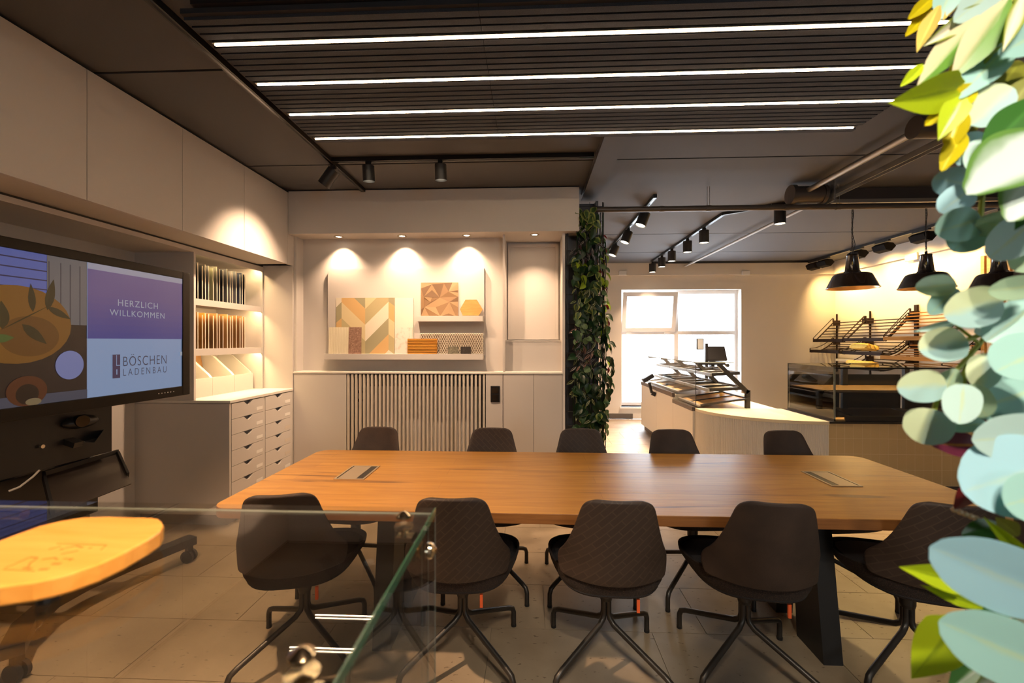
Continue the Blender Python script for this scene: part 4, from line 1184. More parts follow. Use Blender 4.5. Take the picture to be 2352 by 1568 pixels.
def track(name, p0, p1, label, w=0.036, h=0.034):
    t = thing(name, label, 'light track', ((Vector(p0) + Vector(p1)) / 2))
    m_ = MB(); m_.bar(p0, p1, w, h); m_.build('housing', 'black_metal', t)
    g = MB(); d = Vector((0, 0, -h / 2 + 0.0005)); g.bar(Vector(p0) + d, Vector(p1) + d, w * 0.38, 0.003); g.build('groove', 'black_gloss', t)
    return t
ZT = ZC - 0.018
track('light_track', (-1.60, -2.3, ZT), (-1.60, 4.09, ZT), 'black light track on the ceiling along the left cabinets')
track('light_track', (-1.58, 3.40, ZT), (0.485, 3.40, ZT), 'black light track across the ceiling in front of the header box')

def track_spot(pos, d, label, power, angle=50, r=0.045, L_=0.13, lens='lens', col=WARM, grp=None, blend=0.5, lamp_on=True, deep=True, soft=0.03, beam=None):
    """cylindrical spotlight: pos = joint under the track, d = beam direction"""
    pos = Vector(pos); d = Vector(d).normalized()
    t = thing('track_spotlight', label, 'spotlight', pos, grp)
    MB().box(pos.x - 0.018, pos.x + 0.018, pos.y - 0.018, pos.y + 0.018, pos.z, ZC - 0.036).build('adapter', 'black_metal', t)
    top_ = pos + Vector((0, 0, -0.02)); a = top_ - d * 0.012; b_ = a + d * L_
    MB().cyl(pos, a + d * 0.02, 0.007, n=8).build('joint', 'black_metal', t)
    m_ = MB(); m_.cyl(a, b_, r, n=24, caps=False); m_.cyl(a, a + d * 0.002, r, n=24); m_.cyl(b_ - d * 0.042, b_ - d * 0.04, r, n=24)
    m_.build('housing', 'black_metal', t, smooth=True)
    MB().cyl(b_ - d * (0.0395 if deep else 0.0095), b_ - d * (0.037 if deep else 0.007), r * 0.86, n=24).build('lens', lens if lamp_on else 'black_gloss', t)
    if lamp_on: lamp('spot', 'SPOT', b_ + d * 0.003, power, col, t, beam or d, angle, blend, soft)
    return t
ZJ = ZC - 0.06
G = 'spotlights on the tracks over the table'
track_spot((-1.60, 3.46, ZJ), (-0.62, 0.05, -0.80), 'black track spotlight tilted towards the lit shelves at the track corner', 120, 78, 0.05, 0.15, grp=G, blend=1.0)
track_spot((P(846, 380, Y=3.40).x, 3.40, ZJ), (0.01, 0.12, -1), 'black track spotlight hanging down, left one on the cross track', 66, 92, 0.046, 0.12, grp=G, blend=0.8, beam=(0.05, 0.42, -0.9))
track_spot((P(1012, 380, Y=3.40).x, 3.40, ZJ), (0.01, 0.12, -1), 'black track spotlight hanging down, right one on the cross track', 66, 92, 0.046, 0.12, grp=G, blend=0.8, beam=(0.10, 0.42, -0.9))
# the same track goes on above and behind the camera
track_spot((-1.60, 1.15, ZJ), (0.15, 0.25, -1), 'black track spotlight above the glass case', 230, 80, 0.05, 0.15, grp=G, blend=0.8)
track('light_track', (0.25, -1.6, ZT), (0.25, 1.2, ZT), 'black light track above the standing point at the plants')
track_spot((0.25, -0.35, ZJ), (0.33, 0.75, -1.0), 'black track spotlight aimed at the hanging plants', 66, 74, 0.05, 0.15, grp=G, blend=0.7, col=(1.0, 0.86, 0.68))
track_spot((0.25, -0.15, ZJ), (-0.80, 0.60, -1.56), 'black track spotlight aimed at the wooden board on the glass showcase', 210, 34, 0.05, 0.15, grp=G, blend=0.8)
track_spot((0.25, -0.80, ZJ), (0.30, 1.30, -1.5), 'second black track spotlight farther behind, added to brighten the hanging plants', 95, 46, 0.05, 0.15, grp=G, blend=0.9, col=(1.0, 0.90, 0.74), soft=0.10)  # unseen spotlight, added to lift the ambient light on the plants

# far area tracks
XA = 1.23
track('light_track', (XA, 4.38, ZT), (XA, 7.5, ZT), 'short black light track with three tilted spots beside the leafy column')
for k, px, py in ((0, 1476, 505), (1, 1438, 545), (2, 1409, 577)):
    y = P(px + 5, py - 10, X=XA).y
    track_spot((XA, y, ZJ), (-0.36, -0.04, -0.93), 'black tilted track spotlight beside the leafy column, ' + ['nearest', 'middle', 'farthest'][k] + ' of three', 210, 70, 0.058, 0.15, 'lens', deep=False, grp='tilted spots beside the column')
XB2 = 2.17
tb_ = thing('light_track', 'black light track bending above the bakery counter with a row of downlights', 'light track', (XB2, 6.3, ZT))
m_ = MB(); m_.bar((XB2, 5.02, ZT), (XB2, 7.95, ZT), 0.036, 0.034); m_.bar((XB2, 5.02, ZT), (2.55, 4.74, ZT), 0.036, 0.034); m_.bar((2.55, 4.74, ZT), (3.2, 4.50, ZT), 0.036, 0.034)
m_.build('housing', 'black_metal', tb_)
for k, (px, py) in enumerate(((1733, 490), (1617, 527), (1579, 552), (1543, 572), (1520, 588), (1497, 602))):
    if k == 0: p = Vector((2.62, 4.71, 0))
    else: p = P(px, py, X=XB2)
    track_spot((p.x, min(p.y, 7.9), ZJ), (0, 0, -1), 'black cylinder downlight over the bakery counter, ' + ['nearest of the row', 'second of the row', 'third of the row', 'fourth of the row', 'fifth of the row', 'last of the row near the window'][k], 185 if k < 4 else 85, 76 if k < 4 else 96, 0.06 if k else 0.056, 0.155, 'lens', deep=False, grp='downlights over the counter')
track('light_track', (2.25, 8.08, ZT), (5.0, 8.08, ZT), 'black light track along the ceiling above the window')
track('light_track', (5.0, 3.2, ZT), (5.0, 8.06, ZT), 'black light track in front of the bright right wall')
for k, (px, py) in enumerate(((1847, 612), (1893, 600), (1968, 586), (2027, 567), (2116, 546))):
    y = P(px, py - 12, X=5.0).y if k else 7.95
    t = thing('wall_washer', 'black angular wall washer at the bright wall, ' + ['farthest from the camera', 'second farthest', 'third, behind the first pendant lamp', 'fourth from the window', 'nearest, above the second pendant lamp'][k], 'spotlight', (5.0, y, ZC - 0.05), 'wall washers of the right wall')
    MB().box(4.98, 5.02, y - 0.12, y + 0.12, ZC - 0.052, ZC - 0.036).build('adapter', 'black_metal', t)
    pf = [(4.93, y, ZC - 0.10), (4.98, y, ZC - 0.065), (5.06, y, ZC - 0.075), (5.10, y, ZC - 0.12), (5.04, y, ZC - 0.19), (4.96, y, ZC - 0.17)]
    MB().prism([(a, y - 0.11, c) for a, b_, c in pf], (0, 0.22, 0)).build('housing', 'matte_black', t)
    lamp('wash', 'SPOT', (5.10, y, ZC - 0.16), 60, WARMER, t, (0.62, 0, -0.80), 125, 0.9, 0.05)

# pipes, rails and ducts
yp = 4.18
pz = P(1500, 480, Y=yp).z
t = thing('ceiling_pipe', 'brown horizontal pipe hanging under the ceiling across the passage', 'pipe', (2.4, yp, pz))
MB().cyl((0.60, yp, pz), (5.55, yp, pz), 0.026, n=16).build('pipe', 'pipe_brown', t, smooth=True)
for px in (1520, 1627, 1806, 1925):
    x = P(px, 480, Y=yp).x; MB().cyl((x - 0.02, yp, pz), (x + 0.02, yp, pz), 0.029, n=16).build('coupling', 'pipe_brown', t, smooth=True)
for px in (1627, 1925):
    x = P(px, 480, Y=yp).x
    for dx in (-0.011, 0.011): MB().cyl((x + dx, yp, pz + 0.02), (x + dx, yp, ZC), 0.0025, n=6).build('hanger_rod', 'galvanised', t)
tag(MB().cyl((2.84, 4.66, 2.84), (2.84, YW - 0.03, 2.84), 0.017, n=12).build('conduit', 'conduit_grey', smooth=True), 'pale thin conduit running along the ceiling towards the window', 'pipe')
t = thing('ceiling_tube', 'bright metal tube with coupling slanting along the ceiling at the right', 'pipe', (2.56, 3.4, 2.83))
a, b_ = P(1850, 440, Z=2.83), P(2125, 292, Z=2.83)
b_.x = a.x
MB().cyl(a, b_, 0.024, n=16).build('tube', 'steel_raw', t, smooth=True)
cp_ = MB(); cp_.cyl(a + Vector((-0.10, 0.02, -0.02)), a + Vector((0.16, 0.02, -0.02)), 0.075, n=20); cp_.cyl(a + Vector((-0.13, 0.02, -0.02)), a + Vector((-0.09, 0.02, -0.02)), 0.088, n=20); cp_.cyl(a + Vector((0.15, 0.02, -0.02)), a + Vector((0.18, 0.02, -0.02)), 0.085, n=20)
cp_.build('motor_drum', 'pipe_brown', t, smooth=True)
MB().box(a.x + 0.20, a.x + 0.215, a.y - 0.08, a.y + 0.08, 2.72, ZC).build('bracket', 'galvanised', t)
MB().cyl(b_ + Vector((-0.06, 0, 0)), b_ + Vector((0.10, 0, 0)), 0.07, n=20).build('end_drum', 'pipe_brown', t, smooth=True)
t = thing('guide_rail', 'slim u shaped metal guide rail slanting along the ceiling at the right', 'rail', (2.85, 3.4, 2.8))
a, b_ = P(1862, 475, Z=2.80), P(2175, 325, Z=2.80)
b_.x = a.x
g = MB(); g.box(a.x - 0.03, a.x + 0.03, a.y, b_.y, 2.83, 2.835); g.box(a.x - 0.03, a.x - 0.025, a.y, b_.y, 2.79, 2.83); g.box(a.x + 0.025, a.x + 0.03, a.y, b_.y, 2.79, 2.83)
g.build('rail_profile', 'steel_raw', t)
MB().box(a.x - 0.035, a.x + 0.035, a.y + 0.0, a.y + 0.006, 2.785, ZC).build('end_bracket', 'galvanised', t)
t = thing('shutter_box', 'dark roller shutter box along the ceiling behind the pipe', 'shutter', (4.0, 4.32, 2.74))
sx = a.x + 0.06
g = MB(); g.box(sx, 5.5, 4.28, 4.44, 2.77, ZC - 0.002)
g.build('box', 'pipe_brown', t)
MB().box(sx, 5.5, 4.262, 4.28, 2.765, 2.80).build('lower_lip', 'steel_raw', t)

# ================================================================= PENDANT LAMPS
for k, px in enumerate((1957.5, 2127, 2294)):
    yl = 4.62
    c = P(px, 662, Y=yl); x, zb_ = c.x, c.z
    t = thing('pendant_lamp', ['black enamel pendant lamp on a chain, left one over the glass case', 'black enamel pendant lamp on a chain, middle one over the glass case', 'black enamel pendant lamp in front of the wooden wall slats'][k], 'lamp', (x, yl, zb_), 'pendant lamps over the glass case')
    pr = [(0.226, 0.0), (0.229, 0.004), (0.222, 0.010), (0.172, 0.122), (0.160, 0.140), (0.140, 0.150), (0.085, 0.156), (0.074, 0.160), (0.072, 0.172), (0.064, 0.178), (0.047, 0.33), (0.050, 0.335), (0.047, 0.345), (0.0, 0.346)]
    MB().lathe(pr, (x, yl, zb_), 40).build('shade', 'enamel_black', t, smooth=True)
    pin = [(0.223, 0.002), (0.216, 0.012), (0.166, 0.118), (0.10, 0.140), (0.0, 0.142)]
    MB().lathe(pin, (x, yl, zb_), 40).build('reflector', 'copper_inner', t, smooth=True)
    MB().ball((x, yl, zb_ + 0.075), 0.038).build('bulb', 'lens_soft', t, smooth=True)
    dv = Vector((-x, -yl, 0)).normalized()
    MB().ball(Vector((x, yl, zb_ + 0.245)) + dv * 0.0555 + Vector((0.006, 0, 0)), 0.02, sc=(0.55, 0.25, 1.2)).build('badge', 'gold_badge', t, smooth=True)
    hk = MB(); z = zb_ + 0.345
    hk.cyl((x, yl, z), (x, yl, z + 0.03), 0.012, n=10)
    hk.build('hook', 'black_metal', t)
    chn = MB(); z += 0.03; i = 0
    while z < ZC - 0.01:
        pts = []
        for q in range(8):
            a = 2 * math.pi * q / 8
            dx, dz = 0.007 * math.cos(a), 0.016 * math.sin(a)
            pts.append((x + (dx if i % 2 else 0), yl + (0 if i % 2 else dx), z + 0.014 + dz))
        chn.tube(pts + [pts[0]], 0.0026, n=5, caps=False); z += 0.026; i += 1
    chn.build('chain', 'black_metal', t)
    MB().tube([(x + 0.008, yl, zb_ + 0.36), (x + 0.03 * (1 - k % 2), yl, zb_ + 0.45), (x - 0.008, yl, zb_ + 0.6), (x + 0.012, yl, zb_ + 0.75), (x, yl, ZC)], 0.0035, n=6).build('cable', 'black_metal', t)
    lamp('bulb_light', 'SPOT', (x, yl, zb_ + 0.03), 90, WARMER, t, (0, 0, -1), 140, 0.5, 0.04)

# ================================================================= BAKERY COUNTER
ZK = 0.70
cvx, cvy, ax_, ay_ = 2.79, 4.99, 0.94, 0.78
cc = thing('curved_counter', 'curved counter corner with fine vertical ribs and a warm cream top', 'counter', (2.4, 4.7, 0))
arc = [(cvx - ax_ * math.cos(R(90 * i / 24)), cvy - ay_ * math.sin(R(90 * i / 24))) for i in range(25)]
body = [(x, y, 0.08) for x, y in arc] + [(cvx, cvy, 0.08)]
MB().prism(body, (0, 0, ZK - 0.03 - 0.08)).build('body', 'counter_front', cc)
MB().prism([(x * 0.985 + cvx * 0.015, y * 0.985 + cvy * 0.015, ZK - 0.03) for x, y in [(cvx - (ax_ + 0.02) * math.cos(R(90 * i / 24)), cvy - (ay_ + 0.02) * math.sin(R(90 * i / 24))) for i in range(25)]] + [(cvx, cvy, ZK - 0.03)], (0, 0, 0.03)).build('counter_top', 'counter_top', cc)
MB().prism([(x * 0.95 + cvx * 0.05, y * 0.95 + cvy * 0.05, 0.0) for x, y in arc] + [(cvx, cvy, 0.0)], (0, 0, 0.08)).build('plinth', 'counter_trim', cc)
rb = MB()
nrib = 74
for i in range(nrib):
    a = R(90 * (i + 0.5) / nrib)
    x, y = cvx - (ax_ + 0.001) * math.cos(a), cvy - (ay_ + 0.001) * math.sin(a)
    rb.cyl((x, y, 0.085), (x, y, ZK - 0.032), 0.0065, n=6, caps=False)
rb.build('ribs', 'counter_front', cc, smooth=True)

tc2 = thing('tiled_counter', 'low counter with warm beige tiled front under the black glass case', 'counter', (3.9, 4.6, 0))
cx_ = 5.4
MB().box(cvx, cx_, 4.235, 4.99, 0.10, ZK - 0.02).build('body', 'tile_grout', tc2)
MB().box(cvx, cx_, 4.205, 4.99, ZK - 0.02, ZK).build('top_trim', 'black_metal', tc2)
MB().box(cvx + 0.02, cx_, 4.29, 4.96, 0.0, 0.10).build('plinth', 'baseboard_dark', tc2)
tw_, th_ = 0.0795, 0.1445
tlm = MB().box(0.0011, tw_ - 0.0011, -0.0008, 0, 0.0011, th_ - 0.0011).mesh('tile', 'wall_tile')
for i in range(int((cx_ - cvx) / tw_)):
    for j in range(4):
        if i > 27: continue
        gap = 0.004 if i >= 13 else 0
        inst(tlm, 'tile', tc2, Matrix.Translation(Vector((cvx + 0.003 + i * tw_ + gap, 4.235, 0.102 + j * th_)) - ORG[tc2.name]))

# glass case on the tiled counter
gc = thing('glass_case', 'black framed glass display case with two shelves on the tiled counter', 'display case', (3.9, 4.6, ZK))
gx0_, gx1_, gy0_, gy1_, gz0_, gz1_ = 2.845, 5.0, 4.22, 4.965, ZK + 0.001, 1.205
MB().box(gx0_, gx1_, gy0_, gy1_, gz0_, gz0_ + 0.018).build('base_plate', 'case_wood', gc)
MB().box(gx0_ + 0.10, gx1_, gy0_ - 0.002, gy0_ + 0.012, gz0_, gz0_ + 0.05).build('front_rail', 'black_metal', gc)
MB().box(gx0_ - 0.002, gx0_ + 0.004, gy0_, gy1_, gz0_, gz0_ + 0.022).build('side_rail', 'black_metal', gc)
MB().box(gx0_, gx0_ + 0.006, gy0_, gy1_, gz0_ + 0.022, gz1_).build('side_pane', 'dark_glass', gc)
MB().box(gx0_ + 0.006, gx1_, gy0_, gy0_ + 0.006, gz0_ + 0.05, gz1_).build('front_pane', 'dark_glass', gc)
MB().box(gx0_, gx1_, gy0_, gy1_, gz1_, gz1_ + 0.006).build('top_pane', 'clear_glass', gc)
pe = MB()
pe.box(gx0_, gx0_ + 0.012, gy0_, gy0_ + 0.012, gz0_, gz1_)
pe.build('corner_edge', 'glass_edge_pale', gc)
pm = MB(); pm.box(gx0_, gx0_ + 0.008, gy1_ - 0.008, gy1_, gz0_, gz1_); pm.box(gx0_, gx1_, gy1_ - 0.01, gy1_, gz1_ - 0.004, gz1_ + 0.007); pm.box(gx0_, gx1_, gy0_, gy0_ + 0.008, gz1_ - 0.012, gz1_)
pm.build('top_frame', 'black_metal', gc)
for x in (3.40, 4.05, 4.7):
    m_ = MB(); m_.box(x, x + 0.05, gy1_ - 0.06, gy1_ - 0.02, gz0_ + 0.018, gz1_ - 0.005); m_.build('post', 'black_metal', gc)
zs_ = 0.96
MB().box(gx0_ + 0.02, gx1_, gy0_ + 0.18, gy1_ - 0.02, zs_, zs_ + 0.012).build('shelf', 'case_wood', gc)
MB().box(gx0_ + 0.02, gx1_, gy0_ + 0.17, gy0_ + 0.18, zs_ - 0.012, zs_ + 0.014).build('shelf_rail', 'black_metal', gc)
MB().box(gx0_ + 0.02, gx1_, gy0_ + 0.165, gy0_ + 0.17, zs_ - 0.004, zs_ + 0.006).build('shelf_edge', 'metal_champagne', gc)
for x in (3.1, 3.75, 4.4):
    m_ = MB(); m_.prism([(x, gy0_ + 0.25, zs_), (x, gy1_ - 0.04, zs_ - 0.06), (x, gy1_ - 0.04, zs_)], (0.012, 0, 0)); m_.build('shelf_bracket', 'black_metal', gc)
    m_ = MB(); m_.bar((x, gy0_ + 0.02, gz0_ + 0.02), (x + 0.18, gy1_ - 0.05, gz0_ + 0.02), 0.02, 0.012); m_.build('divider_rail', 'black_metal', gc)
for x0_, x1_ in ((2.86, 3.39), (3.46, 4.04), (4.11, 4.69)):
    MB().box(x0_, x1_, gy1_ - 0.016, gy1_ - 0.010, gz0_ + 0.02, 1.09).build('back_pane', 'black_gloss', gc)

# counter units along the passage with stepped trims
XF = 1.82
units = [(4.995, 5.685, 0.665, 0.71, 'nearest counter unit with the lowest dark trim, behind the curved corner'), (5.69, 6.425, 0.735, 0.79, 'middle counter unit of the passage with raised dark trim'), (6.43, 7.29, 0.74, 0.79, 'far counter unit at the window end with the card reader')]
for a, b_, z0_, z1_, lab in units:
    t = thing('counter_unit', lab, 'counter', (2.3, (a + b_) / 2, 0), 'counter units along the passage')
    MB().box(XF, 2.78, a, b_, 0.09, z0_).build('body', 'counter_front', t)
    MB().box(XF - 0.008, XF + 0.03, a, b_, z0_, z1_).build('trim', 'counter_trim', t)
    MB().box(XF + 0.03, 2.78, a, b_, z0_, z1_ - 0.02).build('top', 'counter_front', t)
    MB().box(XF + 0.05, 2.70, a, b_, 0.0, 0.09).build('plinth', 'counter_trim', t)
# tiered trays with glass hood
ZG = 1.21
dsp = thing('tray_display', 'tiered tray display with glass hood on the passage counter', 'display case', (2.2, 6.1, 0.72))
MB().box(1.86, 2.27, 4.99, 7.22, ZG, ZG + 0.008).build('top_pane', 'clear_glass', dsp)
e_ = MB(); e_.box(1.857, 1.86, 4.99, 7.22, ZG - 0.001, ZG + 0.009); e_.box(1.86, 2.27, 4.987, 4.99, ZG - 0.001, ZG + 0.009); e_.build('pane_edge', 'glass_edge_pale', dsp)
for a, b_, zl in ((5.0, 5.685, 0.712), (5.69, 6.42, 0.792), (6.43, 7.2, 0.792)):
    MB().box(1.85, 1.856, a, b_ - 0.004, zl, ZG - 0.001).build('front_pane', 'clear_glass', dsp)
MB().box(1.85, 1.856, 4.985, 4.992, 0.712, ZG).build('pane_edge', 'black_metal', dsp)
for k, y in enumerate((5.05, 5.74, 6.46, 7.15)):
    m_ = MB()
    m_.bar((2.13, y, ZG - 0.02), (2.45, y, 0.87), 0.045, 0.045); m_.bar((2.45, y, 0.90), (2.45, y, 0.692 if k == 0 else 0.771), 0.045, 0.045); m_.bar((1.90, y, ZG - 0.015), (2.20, y, ZG - 0.015), 0.035, 0.022)
    m_.build('strut', 'black_metal', dsp)
    kn = MB(); kn.cyl((2.22, y - 0.03, ZG - 0.03), (2.22, y + 0.01, ZG - 0.03), 0.02, n=12); kn.build('knob', 'chrome', dsp, smooth=True)
def tray(x0, x1, z0, z1, a, b_, m_in, name='tray', th=0.035):
    d = Vector((x1 - x0, 0, z1 - z0)); n_ = Vector((-d.z, 0, d.x)).normalized()
    def q(u, v, w): return Vector((x0, a, z0)) + d * u + Vector((0, (b_ - a) * v, 0)) + n_ * w
    m_ = MB()
    def slab(u0, u1, v0, v1, w0, w1, m=0):
        p = [q(u0, v0, w0), q(u1, v0, w0), q(u1, v1, w0), q(u0, v1, w0), q(u0, v0, w1), q(u1, v0, w1), q(u1, v1, w1), q(u0, v1, w1)]
        m_.add(p, [(0, 3, 2, 1), (4, 5, 6, 7), (0, 1, 5, 4), (1, 2, 6, 5), (2, 3, 7, 6), (3, 0, 4, 7)], m)
    slab(0, 0.05, 0, 1, 0, th); slab(0.95, 1, 0, 1, 0, th, 1); slab(0.05, 0.95, 0, 0.03, 0, th, 1); slab(0.05, 0.95, 0.97, 1, 0, th, 1); slab(0.05, 0.95, 0.48, 0.51, 0, th * 0.8, 1)
    ob = m_.build(name, ['aluminium', 'black_metal'], dsp)
    m_ = MB(); slab(0.05, 0.95, 0.03, 0.97, 0, 0.006); m_.build('tray_bottom', m_in, ob)
    return ob
for a, b_ in ((5.03, 5.77), (5.79, 6.49), (6.51, 7.18)):
    tray(2.03, 2.36, 1.055, 1.075, a, b_, 'worktop'); tray(2.00, 2.42, 0.88, 0.905, a, b_, 'worktop')
for a, b_, zl in ((5.0, 5.68, 0.715), (5.695, 6.42, 0.795), (6.44, 7.2, 0.795)):
    tray(1.88, 2.46, zl, zl + 0.085, a, b_, 'oak_tray', 'lower_tray', 0.02)
# card reader, till, customer display
t = thing('card_reader', 'black card reader on a bent arm at the counter front', 'card reader', (1.78, 6.3, 0.7))
a = P(1504, 906, X=1.80); b_ = P(1497, 902, X=1.76); c = P(1490, 873, X=1.72); 
m_ = MB(); m_.bar(P(1506, 906, X=1.815), b_, 0.035, 0.06); m_.bar(b_, P(1491, 878, X=1.72), 0.03, 0.03); m_.build('arm', 'black_metal', t)
h_ = P(1488, 868, X=1.70)
MB().obox(h_, (0, 1, 0), (1, 0, 0.6), (-0.6, 0, 1), 0.05, 0.085, 0.03).build('terminal', 'black_plastic', t, bevel=0.008)
t = thing('cash_register', 'black touch screen till behind the glass hood in front of the window', 'till', (2.5, 6.6, 0.79))
yk = 6.4
p = P(1640, 822, Y=yk)
MB().obox(P(1644, 812, Y=yk), (1, 0, 0), (0, 0.5, 1), (0, 1, -0.5), 0.14, 0.11, 0.02).build('screen', 'black_plastic', t, bevel=0.006)
MB().bar(P(1636, 818, Y=yk + 0.05), (P(1636, 818, Y=yk).x, yk + 0.05, 0.80), 0.08, 0.05).build('stand', 'black_plastic', t)
MB().box(p.x - 0.16, p.x + 0.12, yk - 0.12, yk + 0.12, 0.772, 0.80).build('base', 'black_plastic', t)
MB().obox(P(1638, 846, Y=yk - 0.05), (1, 0, 0.0), (0, 1, 0), (0, 0, 1), 0.09, 0.08, 0.03).build('scanner', 'black_plastic', t, bevel=0.01)
t = thing('customer_display', 'small tilted customer display on a black pole at the till', 'display', (2.33, 6.35, 0.79))
pp = P(1622.5, 800, Y=6.3)
MB().bar((pp.x, 6.3, 0.80), (pp.x, 6.3, P(1620, 788, Y=6.3).z), 0.035, 0.035).build('pole', 'black_metal', t)
mat('lcd_grey', (0.55, 0.60, 0.64), 0.3)
q = P(1608, 790, Y=6.28)
m_ = MB(); m_.obox(q, (1, 0.35, 0), (0, 0, 1), (-0.35, 1, 0), 0.052, 0.078, 0.012); m_.build('housing', 'black_plastic', t)
MB().obox(q + Vector((0.0, -0.0145, 0)), (1, 0.35, 0), (0, 0, 1), (-0.35, 1, 0), 0.045, 0.07, 0.002).build('lcd', 'lcd_grey', t)

# ================================================================= BREAD RACKS ON THE RIGHT WALL
XRK = 5.50
def rack(ya, yb_, xb_, zb_, xf, zf, kind, label, nrod=7, wood_=False):
    """tilted bread shelf: back edge (xb_, zb_), front edge (xf, zf), from ya (near) to yb_ (far)"""
    t = thing('bread_rack', label, 'rack', ((xb_ + xf) / 2, (ya + yb_) / 2, zf), 'tilted bread racks on the right wall')
    prof = []
    for i in range(9):
        k = i / 8
        x = xb_ + (xf - xb_) * k
        z = zb_ + (zf - zb_) * (k if kind == 'straight' else 1 - (1 - k) ** 2.0)
        prof.append((x, z))
    for y in (ya, yb_):
        m_ = MB()
        m_.tube([(x, y, z) for x, z in prof], 0.010, n=6)
        m_.tube([(x - 0.02, y, z + 0.07) for x, z in prof], 0.006, n=6)
        m_.bar((xf - 0.02, y, zf), (xf - 0.02, y, zf + 0.07), 0.012, 0.012); m_.bar((xb_ - 0.01, y, zb_), (xb_ - 0.01, y, zb_ + 0.07), 0.012, 0.02)
        m_.build('side_frame', 'rack_metal', t)
    fr_ = MB().box(xf - 0.03, xf - 0.012, ya, yb_, zf - 0.004, zf + 0.05).build('front_bar', 'rack_wood' if wood_ else 'rack_metal', t)
    for i in range(nrod):
        k = (i + 0.3) / nrod * 8
        j = min(int(k), 7); f_ = k - j
        x = prof[j][0] + (prof[j + 1][0] - prof[j][0]) * f_; z = prof[j][1] + (prof[j + 1][1] - prof[j][1]) * f_
        if wood_: MB().box(x - 0.014, x + 0.014, ya + 0.01, yb_ - 0.01, z + 0.004, z + 0.018).build('slat', 'rack_wood', t)
        else: MB().cyl((x, ya, z), (x, yb_, z), 0.0085, n=6).build('rod', 'rack_metal', t)
    for y in (ya + 0.03, yb_ - 0.03): MB().box(xb_ - 0.02, XR - 0.001, y - 0.02, y + 0.02, zb_ - 0.06, zb_ + 0.03).build('wall_bracket', 'rack_metal', t)
    return t
zA = P(1915, 740, X=XRK).z; zA2 = P(1875, 786, X=5.17).z
rack(7.42, 8.17, XRK, 1.80, 5.16, 1.445, 'straight', 'dark metal bread rack of the upper row beside the window corner')
rack(6.58, 7.40, XRK, 1.80, 5.16, 1.455, 'straight', 'dark metal bread rack of the upper row, middle bay')
rack(7.42, 8.17, XRK, 1.45, 5.10, 1.255, 'curved', 'dark metal curved bread rack of the lower row beside the window corner', 9)
rack(6.58, 7.40, XRK, 1.45, 5.14, 1.245, 'curved', 'dark metal curved bread rack of the lower row holding the upper loaf')
rack(5.62, 6.56, XRK, 1.86, 5.14, 1.47, 'straight', 'wooden slat bread rack of the upper row behind the plant', 8, True)
rack(5.62, 6.56, XRK, 1.40, 5.10, 1.20, 'curved', 'wooden slat bread rack of the lower row behind the plant', 8, True)
rack(6.58, 7.40, XRK, 1.18, 5.08, 1.02, 'curved', 'dark metal bread rack of the lowest row holding the flat loaf', 7)
for y, lab in ((8.19, 'slim dark upright at the window corner behind the bread racks'), (7.41, 'slim dark upright between the two metal rack bays'), (6.57, 'thick dark upright beside the wooden slat racks')):
    tag(MB().box(XR - 0.03, XR - 0.002, y - (0.05 if y < 7 else 0.008), y, 0.9, 1.98 if y < 7 else 1.95).build('rack_upright', 'rack_metal'), lab, 'upright', 'uprights of the bread racks')
def loaf(p, l, w, h, label, seed, ang=0):
    b = MB(); rnd = random.Random(seed); n, k = 22, 12
    vs_ = []
    for j in range(k + 1):
        ph = math.pi * j / k
        for i in range(n):
            t_ = 2 * math.pi * i / n
            r_ = 1 + 0.05 * math.sin(5 * t_ + 3 * ph + seed) + rnd.uniform(-.02, .02)
            ex = lambda v, e: math.copysign(abs(v) ** e, v)
            sx_, sy_, sz_ = ex(math.sin(ph), .45) * ex(math.cos(t_), .35), ex(math.sin(ph), .45) * ex(math.sin(t_), .35), ex(math.cos(ph), .6)
            vs_.append(Vector((w * sx_ * r_, l * sy_ * r_, h * sz_ * r_ * (1 if sz_ > 0 else .5))))
    rot = Matrix.Rotation(ang, 3, 'Y')
    vs_ = [p + rot @ v for v in vs_]
    fs = [(j * n + i, (j + 1) * n + i, (j + 1) * n + (i + 1) % n, j * n + (i + 1) % n) for j in range(k) for i in range(n)]
    b.add(vs_, fs)
    return tag(b.build('bread_loaf', 'bread', smooth=True), label, 'bread')
loaf(Vector((5.24, 7.10, 1.347)), 0.19, 0.11, 0.065, 'golden bread loaf lying on the lower metal rack', 3, R(12))
loaf(Vector((5.20, 6.98, 1.09)), 0.30, 0.15, 0.045, 'flat golden bread lying on the lowest rack behind the glass case', 5, R(12))
tag(MB().box(XR - 0.10, XR - 0.002, 7.45, 8.10, 1.10, 1.14).build('wall_ledge', 'wall_white'), 'short white ledge on the wall under the bread racks at the window corner', 'ledge')
# tiled splash behind racks and slat screen
sp = thing('slat_screen', 'wooden vertical slat screen on the right wall behind the third pendant lamp', 'slat screen', (5.55, 5.0, 1.0))
mat('slat_brown', (0.16, 0.075, 0.035), 0.5)
MB().box(XR - 0.012, XR - 0.002, 4.28, 5.62, 1.0, 2.50).build('backing', 'slat_brown', sp)
slm = MB().box(-0.028, 0, -0.021, 0.021, 0, 1.5).mesh('slat', 'oak_tray')
for k in range(19): inst(slm, 'slat', sp, Matrix.Translation(Vector((XR - 0.012, 5.60 - k * 0.072, 1.0)) - ORG[sp.name]))

